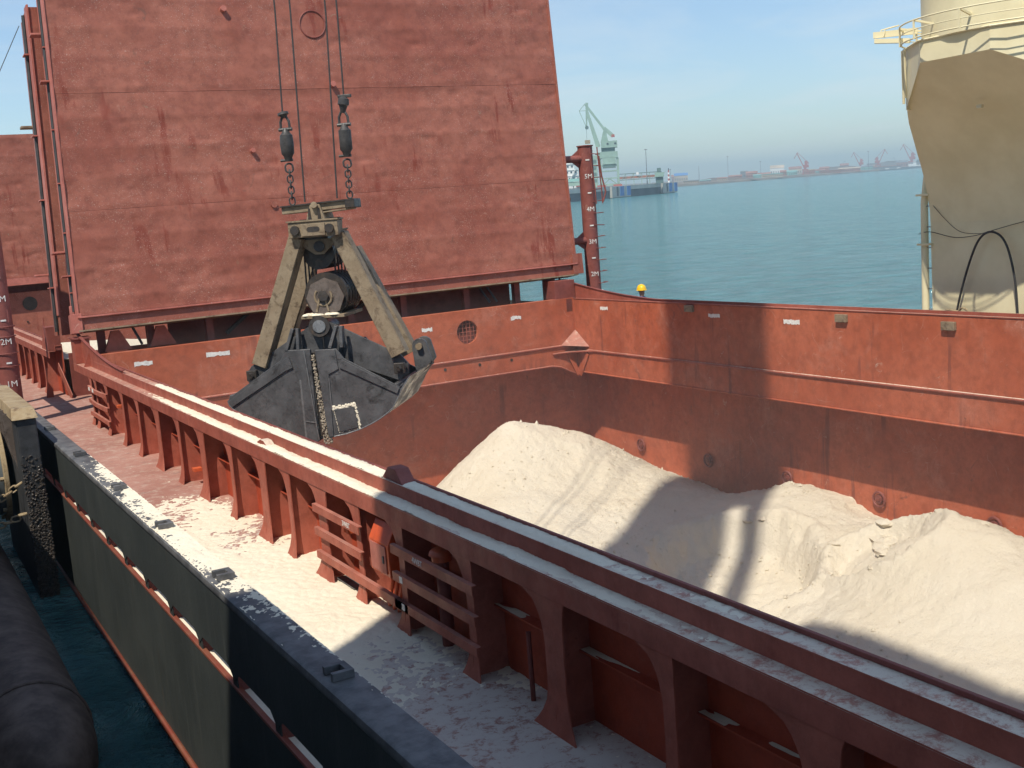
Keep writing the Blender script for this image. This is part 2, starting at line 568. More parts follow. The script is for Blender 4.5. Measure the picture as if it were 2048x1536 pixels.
M_LAND = plain("far_shore_ground", (0.17, 0.135, 0.10), 0.9, 0, 0.3, 0.02, 0, (0.22, 0.17, 0.125))
M_ORE = plain("dark_ore_heap", (0.13, 0.095, 0.075), 0.95, 0, 0.3, 0.05, 0)
M_FOLIAGE = plain("far_tree_foliage", (0.05, 0.08, 0.035), 0.9, 0, 0.4, 0.3, 0)
M_CRANEGREY = plain("quay_crane_grey_paint", (0.30, 0.31, 0.30), 0.6, 0, 0.1, 0.4, 0)


def water_mat():
    t = NT("harbour_water")
    sv = t.scaled((1.0, 1.0, 1.0))
    n1 = t.noise(0.75, 7, 0.66, t.scaled((0.7, 1.0, 1.0)), 0.5)
    n2 = t.noise(0.17, 5, 0.6, sv)
    n3 = t.noise(0.02, 3, 0.5, sv)
    h = t.math('ADD', t.math('ADD', t.math('MULTIPLY', n1, 0.6), t.math('MULTIPLY', n2, 1.0)), t.math('MULTIPLY', n3, 1.2))
    col = t.mix(t.ramp(n1, 0.36, 0.64), (0.058, 0.185, 0.205), (0.095, 0.26, 0.28))
    m = t.done(col, 0.10, 0, h, 1.0, 3.0, 0.5)
    t.b.inputs["IOR"].default_value = 1.33
    return m


M_WATER = water_mat()


# ------------------------------------------------------------------ numeric noise
def _hash(ix, iy, seed):
    h = (ix * 374761393 + iy * 668265263 + seed * 974634777) & 0xFFFFFFFF
    h = ((h ^ (h >> 13)) * 1274126177) & 0xFFFFFFFF
    return ((h ^ (h >> 16)) & 0xFFFF) / 65535.0


def vnoise(x, y, seed=0):
    ix, iy = np.floor(x).astype(np.int64), np.floor(y).astype(np.int64)
    fx, fy = x - ix, y - iy
    fx, fy = fx * fx * (3 - 2 * fx), fy * fy * (3 - 2 * fy)
    a, b = _hash(ix, iy, seed), _hash(ix + 1, iy, seed)
    c, d = _hash(ix, iy + 1, seed), _hash(ix + 1, iy + 1, seed)
    return (a * (1 - fx) + b * fx) * (1 - fy) + (c * (1 - fx) + d * fx) * fy


def fbm(x, y, octs=5, seed=0, gain=0.5):
    s, amp, tot = 0.0, 1.0, 0.0
    for o in range(octs):
        s = s + amp * vnoise(x * 2 ** o + 13.7 * o, y * 2 ** o + 7.1 * o, seed + o)
        tot += amp
        amp *= gain
    return s / tot - 0.5


def heightfield(name, x0, x1, y0, y1, res, zfn, mat, parent=None, frame=SHIP, smooth=True, keep=None):
    nx, ny = max(2, int(round((x1 - x0) / res)) + 1), max(2, int(round((y1 - y0) / res)) + 1)
    gx, gy = np.meshgrid(np.linspace(x0, x1, nx), np.linspace(y0, y1, ny))
    gz = zfn(gx, gy)
    mb = MB()
    mb.v = np.stack([gx.ravel(), gy.ravel(), gz.ravel()], 1).tolist()
    idx = np.arange(nx * ny).reshape(ny, nx)
    q = np.stack([idx[:-1, :-1], idx[:-1, 1:], idx[1:, 1:], idx[1:, :-1]], -1)
    if keep is not None:
        k = keep(gx, gy, gz)
        kk = k[:-1, :-1] | k[:-1, 1:] | k[1:, 1:] | k[1:, :-1]
        q = q[kk]
    mb.f = [tuple(f) for f in q.reshape(-1, 4).tolist()]
    if keep is not None:                       # drop loose vertices
        used = sorted({i for f in mb.f for i in f})
        re = {u: i for i, u in enumerate(used)}
        mb.v = [mb.v[u] for u in used]
        mb.f = [tuple(re[i] for i in f) for f in mb.f]
    return mb.build(name, mat, parent, frame, smooth=smooth, recalc=False)


def sstep(a, b, x):
    t = np.clip((x - a) / (b - a), 0, 1)
    return t * t * (3 - 2 * t)


# ------------------------------------------------------------------ water
sea = MB()
for xa, xb, ya, yb in ((-9000, 2.352, -9000, 9000), (20.49, 9000, -9000, 9000), (2.352, 20.49, -9000, -3.9), (2.352, 20.49, 65.5, 9000)):
    sea.add([(xa, ya, WATER_Z), (xb, ya, WATER_Z), (xb, yb, WATER_Z), (xa, yb, WATER_Z)], [(0, 1, 2, 3)])   # the ship displaces the rest
o = sea.build("water", M_WATER, frame=WORLD, recalc=False)
o["kind"] = "structure"
o["label"] = "blue green harbour water with small ripples"

# ------------------------------------------------------------------ quay (under the camera, outside the frame)
qm = MB().box((-40, -60, -6), (0.15, 120, 2.35))
o = qm.build("quay", M_CONCRETE, frame=WORLD)
o["kind"] = "structure"

# ------------------------------------------------------------------ cargo ship
SHP = thing("cargo_ship", "red painted open-hold cargo ship with grey hull side moored along the quay", "ship", (11.43, 15, 0))
CX = 11.43


def P(mb, name, mat, parent=SHP, **kw):
    return mb.build(name, mat, parent, SHIP, **kw)


# hull side next to the quay: sheer strake, boot topping
hs = MB()
ys = [0.0 + i * 1.5 for i in range(45)]
for a, b in ((0, 66),):
    hs.box((2.35, -4, -4.5), (2.375, 66, 0.15))
    hs.box((2.36, -4.02, -4.5), (20.5, -4, 0.15))
    hs.box((2.36, 66, -4.5), (20.5, 66.02, 0.15))
P(hs, "hull_side", M_HULL, bevel=0.006)
P(MB().box((2.338, -4, 0.128), (2.39, 66, 0.158)), "sheer_strake_edge", M_BOOT, bevel=0.005)
bt = MB()
bt.tube([(2.33, y, -1.42) for y in np.linspace(-4, 66, 30)], 0.035, 8)
bt.box((2.342, -4, -4.5), (2.349, 66, -1.44))
P(bt, "boot_topping", M_BOOT, smooth=True)
P(MB().box((20.48, -4, -4.5), (20.51, 66, 0.95)), "hull_side", M_HULL)

# bulwark: plate with scalloped freeing slot, top rail, brackets and sockets
BY0, BY1 = -2.0, 46.0
bw = MB()
brk = list(np.arange(-1.0, 45.5, 1.18))
prof = []
for i in range(len(brk) - 1):
    a, b = brk[i], brk[i + 1]
    for t_ in np.linspace(0, 1, 9)[:-1]:
        e = min(t_, 1 - t_)
        z = 0.205 + 0.10 * (1 - max(0, 1 - e / 0.14) ** 2)
        prof.append((a + (b - a) * t_, z))
prof.append((brk[-1], 0.205))
vs, fs = [], []
for (y, z) in prof:
    vs += [(2.345, y, z), (2.345, y, 0.97), (2.363, y, z), (2.363, y, 0.97)]
for i in range(len(prof) - 1):
    k = 4 * i
    fs += [(k, k + 4, k + 5, k + 1), (k + 2, k + 3, k + 7, k + 6), (k, k + 2, k + 6, k + 4)]
bw.add(vs, fs)
BUL = P(bw, "bulwark", M_HULL, recalc=False)
rl = MB()
ring = [(2.352, 0.90), (2.335, 0.915), (2.328, 0.95), (2.335, 0.985), (2.36, 1.0), (2.58, 1.0), (2.598, 0.992), (2.6, 0.93),
        (2.585, 0.93), (2.58, 0.975), (2.37, 0.975), (2.366, 0.90)]
rl.loft([[(x, y, z) for x, z in ring] for y in np.linspace(BY0, BY1, 25)])
P(rl, "rail", M_RAIL, BUL, smooth=True)
b0 = P(MB().prism([(2.366, 0, 0.012), (2.60, 0, 0.012), (2.56, 0, 0.30), (2.40, 0, 0.97), (2.366, 0, 0.97)], (0, 0.014, 0)),
       "bracket", M_DARKRED, BUL)
f0 = None
for i, y in enumerate(brk):
    if i == 0:
        b0.location = (0, y, 0)
        continue
    if y < 26:
        sub("bracket", b0, BUL, (0, y - brk[0], 0))
# little feet plates bridging the freeing slot
p0 = P(MB().box((2.352, -0.07, 0.13), (2.362, 0.07, 0.34)), "slot_plate", M_HULL, BUL)
for i, y in enumerate(brk):
    if i == 0:
        p0.location = (0, y, 0)
    elif y < 26:
        sub("slot_plate", p0, BUL, (0, y - brk[0], 0))
# U-shaped sockets on the rail
sk = MB()
sk.box((2.39, -0.10, 1.001), (2.55, -0.055, 1.06))
sk.box((2.39, 0.055, 1.001), (2.55, 0.10, 1.06))
sk.box((2.50, -0.055, 1.001), (2.55, 0.055, 1.06))
s0 = P(sk, "rail_socket", M_RAIL, BUL, bevel=0.004)
for i, y in enumerate((20.86, 17.8, 14.85, 12.38, 10.08, 7.22, 4.6)):
    if i == 0:
        s0.location = (0, y, 0)
    else:
        sub("rail_socket", s0, BUL, (0, y - 20.86, 0))

# decks
dk = MB().add([(2.36, -4, 0), (4.61, -4, 0), (4.61, 66, 0), (2.36, 66, 0)], [(0, 1, 2, 3)])
dk.add([(4.61, 29.3, 0), (18.32, 29.3, 0), (18.32, 33.7, 0), (4.61, 33.7, 0)], [(0, 1, 2, 3)])
dk.add([(18.32, -4, 0), (20.5, -4, 0), (20.5, 66, 0), (18.32, 66, 0)], [(0, 1, 2, 3)])
dk.add([(4.61, -4, 0), (18.32, -4, 0), (18.32, 0.7, 0), (4.61, 0.7, 0)], [(0, 1, 2, 3)])
P(dk, "deck", M_DECK, recalc=False)


# hatch coaming along the quay side, with fascia, two ledges and ribs
def rib_mesh(mid, foot, knee, knee2=0.0):
    mb = MB()
    zs = [0.0, 0.05, 0.12, 0.22, 0.34, 0.5, 0.66, 0.72, 0.78, 0.84, 0.90, 0.96, 1.02, 1.085]
    rings = []
    for z in zs:
        f = max(0.0, 1 - z / 0.34) ** 2
        k = max(0.0, (z - 0.66) / 0.425)
        kn = knee * (1 - math.sqrt(max(0.0, 1 - k * k)))
        kn2 = knee2 * (1 - math.sqrt(max(0.0, 1 - k * k)))
        hw = mid / 2 + (foot - mid) / 2 * f
        x = 4.262 - 0.055 * f
        rings.append([(x, -hw - kn2, z), (x, hw + kn, z), (x + 0.014, hw + kn, z), (x + 0.014, -hw - kn2, z)])
    mb.loft(rings)
    mb.prism([(4.215, 0, 0), (4.602, 0, 0), (4.602, 0, 1.26), (4.272, 0, 1.26), (4.272, 0, 0.34), (4.25, 0, 0.2)], (0, 0.012, 0))
    return mb


def coaming(y0, y1, ribs, name):
    c = MB()
    c.box((4.602, y0, -0.75), (4.62, y1, 1.40))               # coaming plate
    c.box((4.25, y0, 1.085), (4.268, y1, 1.262))              # fascia
    c.box((4.25, y0, 1.262), (4.42, y1, 1.275))               # lower ledge
    c.box((4.42, y0, 1.262), (4.434, y1, 1.425))              # riser
    c.box((4.434, y0, 1.40), (4.62, y1, 1.413))               # upper ledge
    co = P(c, name, M_COAM, bevel=0.003)
    P(MB().box((4.586, y0, 1.413), (4.618, y1, 1.448)), "track_bar", M_DARKRED, co, bevel=0.006)
    P(MB().box((4.592, y0, 0.0), (4.6, y1, 1.2)), "back_plate", M_BACK, co)
    protos = {}
    for (y, wide) in ribs:
        if wide not in protos:
            mb = rib_mesh(*((0.13, 0.34, 0.30) if wide == 0 else (0.27, 0.62, 0.33, 0.05)))
            r_ = P(mb, "rib", M_RIB, co, bevel=0.0)
            r_.location = MW[co].inverted().to_3x3() @ (SHIP.to_3x3() @ V((0, y, 0)))
            protos[wide] = (r_, y)
        else:
            sub("rib", protos[wide][0], co, (0, y - protos[wide][1], 0))
    return co


RIBS = [(27.55, 0), (26.95, 0), (25.65, 0), (24.0, 0), (22.5, 0), (20.86, 1), (19.3, 0), (17.8, 1), (16.2, 0), (14.7, 1), (13.63, 0),
        (12.45, 1), (11.35, 0), (10.22, 0), (8.76, 0), (7.36, 1), (5.9, 0), (4.5, 1), (3.1, 0), (1.7, 1)]
CO = coaming(0.7, 29.65, RIBS, "hatch_coaming")
CO2 = coaming(33.85, 62.0, [(35.3 + 1.5 * i, 1 if i % 3 == 1 else 0) for i in range(12)], "hatch_coaming")
# shelf stiffeners in the bays
sh0 = MB().box((4.49, 0.7, 0.60), (4.59, 29.6, 0.614))
P(sh0, "stiffener", M_BACK, CO)
# hatch end gusset rising on the riser, with flange and small bracket
def gusset(xa, xb, sgn):
    prof_ = [(24.4, 1.42)]
    for t_ in np.linspace(0, 1, 9):
        y = 24.4 + 5.2 * t_
        prof_.append((y, 1.47 + 0.48 * t_ ** 1.7))
    g = MB().prism([(xa, y, z) for y, z in prof_] + [(xa, 29.6, 1.42)], (xb - xa, 0, 0))
    top = MB()
    top.loft([[(xa - 0.03, y, z + 0.001), (xb + 0.03, y, z + 0.001), (xb + 0.03, y, z + 0.014), (xa - 0.03, y, z + 0.014)] for y, z in prof_[1:]])
    return g, top


g, top = gusset(4.423, 4.436, 1)
G1 = P(g, "end_gusset", M_COAM, CO)
P(top, "gusset_flange", M_DARKRED, CO)
P(MB().prism([(4.26, 28.2, 1.276), (4.42, 28.2, 1.276), (4.42, 28.2, 1.62)], (0, 0.015, 0)), "bracket", M_COAM, CO)
P(MB().box((4.25, 29.2, 1.276), (4.62, 29.64, 1.86)), "end_post", M_COAM, CO, bevel=0.01)
P(MB().box((4.22, 29.16, 1.862), (4.66, 29.68, 1.9)), "bearing_pad", M_DARKRED, CO)
P(MB().box((4.25, 33.87, 1.276), (4.6, 34.3, 1.95)), "end_post", M_DARKRED, CO2, bevel=0.01)
P(MB().prism([(4.28, 34.32, 1.276), (4.28, 35.4, 1.276), (4.28, 34.32, 2.2)], (0.02, 0, 0)), "bracket", M_COAM, CO2)
P(MB().prism([(4.05, 33.95, 0.001), (4.25, 33.95, 0.001), (4.25, 33.95, 0.9), (4.2, 33.95, 0.9)], (0, 0.02, 0)), "bracket", M_RIB, CO2)
P(MB().bar((4.6, 33.1, 0.001), (4.45, 33.86, 0.85), 0.3, 0.02, (1, 0, 0)), "strut", M_RIB, CO2)
P(MB().box((4.16, 34.1, 0.001), (4.24, 34.28, 0.78)), "strut", M_RIB, CO2, bevel=0.01)
# cleats on the ledges
P(MB().prism([(4.44, 10.45, 1.415), (4.44, 10.98, 1.415), (4.44, 10.80, 1.56), (4.44, 10.62, 1.56)], (0.16, 0, 0)), "cleat", M_DARKRED, CO, bevel=0.01)
P(MB().prism([(4.30, 14.45, 1.276), (4.30, 14.95, 1.276), (4.30, 14.75, 1.345), (4.30, 14.6, 1.34)], (0.115, 0, 0)), "cleat", M_COAM, CO, bevel=0.005)

# ladder rungs between ribs
def rung(y0, y1, z, sag=0.0, mat=None):
    mb = MB()
    pts = []
    for t_ in np.linspace(0, 1, 7):
        pts.append((4.205, y0 + (y1 - y0) * t_, z - sag * math.sin(math.pi * t_) * (1 if t_ < 0.5 else 0.7)))
    rings = []
    for (x, y, zz) in pts:
        rings.append([(x, y, zz - 0.045), (x, y, zz + 0.045), (x + 0.05, y, zz + 0.045), (x + 0.05, y, zz + 0.035),
                      (x + 0.01, y, zz + 0.035), (x + 0.01, y, zz - 0.045)])
    mb.loft(rings)
    return P(mb, "rung", mat or M_RIB, CO)


for z in (0.84, 0.56):
    rung(12.62, 11.2, z)
rung(12.62, 10.05, 0.28)
for z in (0.84, 0.56, 0.28):
    rung(10.36, 8.6, z)
for z, sg in ((0.86, 0.05), (0.56, 0.04), (0.26, -0.01)):
    rung(27.7, 25.5, z, sg)


def lettering(txt, size, M, mat, parent, name="lettering"):
    cu = bpy.data.curves.new("txt", 'FONT')
    cu.body = txt
    cu.size = size
    cu.align_x = 'CENTER'
    cu.align_y = 'CENTER'
    cu.extrude = 0.001
    cu.resolution_u = 2
    to = bpy.data.objects.new("txt", cu)
    COL.objects.link(to)
    dg = bpy.context.evaluated_depsgraph_get()
    me = bpy.data.meshes.new_from_object(to.evaluated_get(dg))
    bpy.data.objects.remove(to)
    me.materials.clear()
    me.materials.append(mat)
    ob = bpy.data.objects.new(name, me)
    COL.objects.link(ob)
    ob.parent = parent
    ob.matrix_local = MW[parent].inverted() @ M
    MW[ob] = MW[parent]
    return ob


def on_minus_x(x, y, z, tilt=0.0):
    """frame for lettering read on a face that looks towards -X (reads along -Y)"""
    return SHIP @ Matrix.Translation(V((x, y, z))) @ Matrix(((0, 0, -1, 0), (-1, 0, 0, 0), (0, 1, 0, 0), (0, 0, 0, 1))) @ Matrix.Rotation(tilt, 4, 'Z')


lettering("3WBT", 0.085, on_minus_x(4.203, 11.55, 0.84), M_WHITE, CO)
lettering("4WBT", 0.085, on_minus_x(4.203, 9.72, 0.84), M_WHITE, CO)
for y, z in ((10.15, 0.56), (10.15, 0.28)):
    P(MB().box((4.201, y - 0.035, z - 0.03), (4.204, y + 0.035, z + 0.035)), "paint_mark", M_WHITE, CO)
for y in (27.5, 27.05):
    P(MB().box((4.201, y - 0.09, 0.80), (4.204, y + 0.09, 0.88)), "paint_mark", M_WHITE, CO)

# pipework in the bays
pv = MB()
pv.cyl((4.42, 9.62, 0.0), (4.42, 9.62, 0.86), 0.065, 14)
P(pv, "vent_pipe", M_DARKRED, CO, smooth=True)
pv = MB()
pv.cyl((4.42, 9.62, 0.84), (4.42, 9.62, 0.90), 0.10, 14)
pv.dome((4.42, 9.62, 0.90), 0.125, 14, 4, 0.6)
P(pv, "vent_cap", M_PIPE, CO, smooth=True)
P(MB().cyl((4.34, 9.80, 0.74), (4.34, 9.66, 0.74), 0.04, 10), "valve", M_PIPE, CO, smooth=True)
P(MB().cyl((4.40, 8.0, 0.0), (4.40, 8.0, 0.60), 0.022, 8), "thin_pipe", M_DARKRED, CO, smooth=True)
for k in range(4):
    y = 10.98 - 0.12 * k
    P(MB().tube([(4.40, y, 0.0), (4.40, y, 0.10), (4.43, y - 0.03, 0.24), (4.47, y - 0.05, 0.46)], 0.022, 8), "pipe", M_PIPE, CO, smooth=True)
P(MB().box((4.36, 10.5, 0.085), (4.44, 11.08, 0.12)), "pipe_clamp", M_DARKRED, CO)
P(MB().box((4.30, 11.75, 0.03), (4.42, 12.3, 0.045)), "step_plate", M_RAIL, CO)
for (y, z) in ((25.2, 0.62), (12.0, 0.62), (19.0, 0.22)):
    P(MB().box((4.36, y - 0.07, z), (4.5, y + 0.07, z + 0.06)), "small_bracket", M_PIPE, CO, bevel=0.005)
for (y, z) in ((7.9, 1.0), (6.6, 0.95), (9.1, 1.0)):
    P(MB().cyl((4.50, y + 0.06, z), (4.50, y - 0.06, z), 0.016, 8), "bulb", M_WHITE, CO, smooth=True)

# ---------------------------------------------------------- hold
hw = MB()
hw.box((18.30, 0.7, -0.76), (18.32, 28.9, 1.40))
FARC = P(hw, "far_hatch_coaming", M_HOLD)
P(MB().box((18.30, 0.7, 1.40), (18.50, 29.65, 1.415)), "top_ledge", M_DARKRED, FARC)
P(MB().box((18.285, 0.7, 1.416), (18.31, 28.92, 1.445)), "track_bar", M_COAM, FARC, bevel=0.006)
P(MB().box((18.436, 0.7, 1.416), (18.45, 29.65, 1.50)), "riser", M_COAM, FARC)
g, top = gusset(18.437, 18.451, 1)
P(g, "end_gusset", M_COAM, FARC)
P(top, "gusset_flange", M_DARKRED, FARC)
P(MB().box((17.72, 28.96, 1.44), (18.42, 29.6, 1.98)), "end_post", M_DARKRED, FARC, bevel=0.01)
P(MB().prism([(18.3, 29.6, 1.3), (18.3, 29.6, 2.1), (18.6, 29.6, 1.3)], (0, 0.05, 0)), "bracket", M_DARKRED, FARC)
P(MB().tube([(18.29, y, -0.09) for y in np.linspace(0.7, 28.3, 30)], 0.035, 8), "half_round_bar", M_COAM, FARC, smooth=True)
P(MB().tube([(18.295, y, -0.755) for y in np.linspace(0.7, 28.6, 30)], 0.022, 8), "lower_edge_bar", M_HOLD, FARC, smooth=True)
for y, z in ((23.37, 1.32), (18.12, 1.28), (15.3, 1.24), (10.5, 1.3)):
    P(MB().box((18.22, y - 0.16, z - 0.10), (18.30, y + 0.16, z + 0.07)), "guide_block", M_ARM, FARC, bevel=0.01)
for y, z, w in ((27.3, 1.19, 0.19), (22.43, 1.16, 0.22), (19.69, 1.12, 0.26)):
    m = MB()
    n_ = 14
    up_ = [(18.297, y + w - 2 * w * i / n_, z + 0.04 + random.uniform(-0.015, 0.015)) for i in range(n_ + 1)]
    dn_ = [(18.297, y - w + 2 * w * i / n_, z - 0.05 + random.uniform(-0.02, 0.02)) for i in range(n_ + 1)]
    m.prism(up_ + dn_, (-0.003, 0, 0))
    P(m, "paint_mark", M_WHITE, FARC)


def grid_wall(name, p0, u, v, nu, nv, amp, mat, parent, seed):
    """plating with slight dents"""
    p0, u, v = V(p0), V(u), V(v)
    nrm = u.cross(v).normalized()
    a = np.linspace(0, 1, nu + 1)
    b = np.linspace(0, 1, nv + 1)
    A, B = np.meshgrid(a, b)
    h = (fbm(A * u.length / 1.1, B * v.length / 0.8, 4, seed) + 0.3 * fbm(A * u.length / 0.35, B * v.length / 0.35, 3, seed + 9)) * amp
    mb = MB()
    for i in range(nv + 1):
        for j in range(nu + 1):
            mb.v.append(tuple(p0 + u * A[i, j] + v * B[i, j] + nrm * float(h[i, j])))
    for i in range(nv):
        for j in range(nu):
            k = i * (nu + 1) + j
            mb.f.append((k, k + 1, k + nu + 2, k + nu + 1))
    return P(mb, name, mat, parent, smooth=True, recalc=False)


HOLD = P(MB().box((3.5, 0.0, -8.3), (19.4, 30.2, -8.0)), "hold_floor", M_HOLD)
grid_wall("side_wall", (19.3, 30.0, -8), (0, -30, 0), (0, 0, 7.25), 150, 36, 0.03, M_HOLD, SHP, 3)
P(MB().box((18.32, 0, -0.75), (19.35, 30.1, -0.735)), "deck_underside", M_HOLD)
P(MB().box((3.55, 0, -0.75), (4.60, 30.1, -0.735)), "deck_underside", M_HOLD)
P(MB().box((3.5, 0, -8), (3.55, 30.0, -0.735)), "side_wall", M_HOLD)
grid_wall("end_wall", (3.5, 30.0, -8), (16, 0, 0), (0, 0, 8.0), 90, 40, 0.03, M_HOLD, SHP, 5)
P(MB().box((3.5, -0.05, -8), (19.4, 0.0, 0.0)), "end_wall", M_HOLD)
P(MB().box((4.62, 0.7, -0.7), (18.3, 0.72, 1.40)), "end_coaming", M_HOLD)
# rings on the side wall
rg = MB()
rg.tube([(19.24, 0.17 * math.cos(a), 0.17 * math.sin(a)) for a in np.linspace(0, 2 * math.pi, 16)[:-1]], 0.028, 6, closed=True)
rg.cyl((19.29, 0, 0), (19.22, 0, 0), 0.10, 12)
rg.box((19.20, -0.05, -0.03), (19.26, 0.05, 0.03))
r0 = P(rg, "lashing_ring", M_DARKRED, SHP, smooth=True)
r0.location = (0, 27.23, -2.95)
for y in (24.15, 21.1, 18.14, 15.1):
    sub("lashing_ring", r0, SHP, (0, y - 27.23, 0))

# end coaming at the far end, with a grated round opening
EY = 28.9
em = MB()
hx, hz, hr = 14.7, 0.84, 0.335
x0, x1, z0, z1 = 4.62, 18.3, -0.5, 1.44
sq = 0.45
n_ = 32
circ = [(hx + hr * math.cos(2 * math.pi * k / n_), hz + hr * math.sin(2 * math.pi * k / n_)) for k in range(n_)]


def sqpt(a):
    c_, s_ = math.cos(a), math.sin(a)
    m_ = sq / max(abs(c_), abs(s_))
    return (hx + c_ * m_, hz + s_ * m_)


sqr = [sqpt(2 * math.pi * k / n_) for k in range(n_)]
for yy, flip in ((EY, False), (EY + 0.02, True)):
    vs = [(x, yy, z) for x, z in circ] + [(x, yy, z) for x, z in sqr]
    fs = [(k, (k + 1) % n_, n_ + (k + 1) % n_, n_ + k) for k in range(n_)]
    em.add(vs, fs)
    for (a, b, c, d) in ((x0, hx - sq, z0, z1), (hx + sq, x1, z0, z1), (hx - sq, hx + sq, z0, hz - sq), (hx - sq, hx + sq, hz + sq, z1)):
        em.add([(a, yy, c), (b, yy, c), (b, yy, d), (a, yy, d)], [(0, 1, 2, 3)])
em.add([(x, EY, z) for x, z in circ] + [(x, EY + 0.12, z) for x, z in circ], [(k, (k + 1) % n_, n_ + (k + 1) % n_, n_ + k) for k in range(n_)])
em.box((x0, EY, z0 - 0.02), (x1, EY + 0.02, z0))
em.box((x0, EY, z1), (x1, EY + 0.28, z1 + 0.012))
ENDC = P(em, "end_coaming", M_HOLD, recalc=False)
gm = MB()
for k in range(-2, 3):
    w_ = math.sqrt(max(0, hr ** 2 - (k * 0.115) ** 2))
    gm.cyl((hx + k * 0.115, EY + 0.06, hz - w_), (hx + k * 0.115, EY + 0.06, hz + w_), 0.009, 6)
    gm.cyl((hx - w_, EY + 0.075, hz + k * 0.115), (hx + w_, EY + 0.075, hz + k * 0.115), 0.009, 6)
P(gm, "grating", M_COAM, ENDC)
P(MB().box((hx - 0.5, EY + 0.9, hz - 0.5), (hx + 0.5, EY + 0.92, hz + 0.5)), "duct_back", M_DARKRED, ENDC)
P(MB().tube([(x, EY - 0.012, 0.06) for x in np.linspace(4.62, 17.9, 20)], 0.035, 8), "half_round_bar", M_COAM, ENDC, smooth=True)
lip = [(x, EY - 0.004, -0.5) for x in np.linspace(4.62, 17.4, 16)] + [(17.7, EY - 0.004, -0.56), (18.0, EY - 0.004, -0.72), (18.28, EY - 0.004, -0.85)]
P(MB().tube(lip, 0.028, 8), "lower_edge_bar", M_COAM, ENDC, smooth=True)
P(MB().prism([(17.4, EY - 0.003, -0.48), (18.29, EY - 0.003, -0.48), (18.29, EY - 0.003, -0.86), (18.0, EY - 0.003, -0.72), (17.7, EY - 0.003, -0.56)], (0, 0.015, 0)),
  "corner_plate", M_HOLD, ENDC)
P(MB().box((4.62, EY + 0.03, -0.52), (18.3, 30.05, -0.50)), "deck_underside", M_HOLD, ENDC)
for x in (13.9, 15.0, 16.05):
    P(MB().cyl((x, EY - 0.012, -0.13), (x, EY + 0.01, -0.13), 0.045, 10), "drain_hole", M_GREASE, ENDC)
for x, z, w in ((5.75, 1.12, 0.22), (7.6, 1.13, 0.30), (13.45, 1.05, 0.16), (16.3, 1.07, 0.17)):
    m = MB()
    n2 = 12
    up_ = [(x - w + 2 * w * i / n2, EY - 0.003, z + 0.05 + random.uniform(-0.015, 0.015)) for i in range(n2 + 1)]
    dn_ = [(x + w - 2 * w * i / n2, EY - 0.003, z - 0.05 + random.uniform(-0.02, 0.02)) for i in range(n2 + 1)]
    m.prism(up_ + dn_, (0, -0.003, 0))
    P(m, "paint_mark", M_WHITE, ENDC)
# corner gussets where end coaming meets the far coaming
P(MB().add([(18.29, EY - 0.01, 0.50), (17.75, EY - 0.01, 0.08), (18.29, EY - 0.72, 0.03)], [(0, 1, 2)]), "corner_gusset", M_COAM, ENDC, recalc=False)
cu_ = []
for t_ in np.linspace(0, 1, 11):
    x = 17.45 + 0.85 * t_
    y = EY - 0.02 - 1.15 * t_
    k = math.sin(math.pi * t_)
    cu_.append((x + 0.25 * k, y + 0.30 * k, -0.14 + 0.05 * t_))
P(MB().prism(cu_ + [(18.29, EY - 0.02, -0.1)], (0, 0, -0.02)), "corner_bracket", M_HOLD, ENDC)
P(MB().tube([(p[0], p[1], p[2] - 0.01) for p in cu_], 0.03, 8), "bracket_bar", M_COAM, ENDC, smooth=True)
P(MB().bar((18.0, EY - 0.04, -0.18), (18.27, EY - 0.1, -0.86), 0.02, 0.14, (1, 0, 0)), "bracket_flange", M_HOLD, ENDC)
P(MB().bar((18.27, EY - 0.62, -0.18), (18.28, EY - 0.15, -0.86), 0.02, 0.14, (0, 1, 0)), "bracket_flange", M_HOLD, ENDC)
P(MB().box((18.05, 28.9, 1.05), (18.25, 28.905, 1.43)), "corner_tab", M_DARKRED, ENDC)

# cross deck structure under the raised covers, next hold
for x in (5.0, 6.2, 7.7, 9.6, 11.6, 13.2, 15.2, 16.9):
    P(MB().box((x - 0.09, 29.75, 0.0), (x + 0.09, 29.95, 2.2)), "pillar", M_DARKRED)
P(MB().box((4.7, 33.4, 0.0), (18.2, 33.5, 1.2)), "end_coaming", M_DARKRED)
for x in (5.3, 6.4):
    P(MB().prism([(x - 0.3, 29.5, 1.46), (x + 0.35, 29.5, 1.46), (x + 0.1, 29.5, 1.95), (x - 0.1, 29.5, 1.95)], (0, 0.12, 0)), "bearing_bracket", M_RIB)
for x in (6.12, 6.55, 16.4, 16.65):
    P(MB().cyl((x, 30.6, 1.46), (x - 0.35, 31.4, 2.6), 0.035, 8), "cylinder_rod", M_STEELGREY, smooth=True)
for x in (9.0, 12.5):
    P(MB().bar((x - 0.6, 30.8, 1.46), (x + 0.2, 30.8, 2.05), 0.09, 0.09), "hose", M_GREASE)
P(MB().box((6.9, 30.95, 0.0), (17.3, 31.0, 3.2)), "dark_gap_plate", M_DARKRED)  # plate added so the gap under the covers looks dark, not see-through
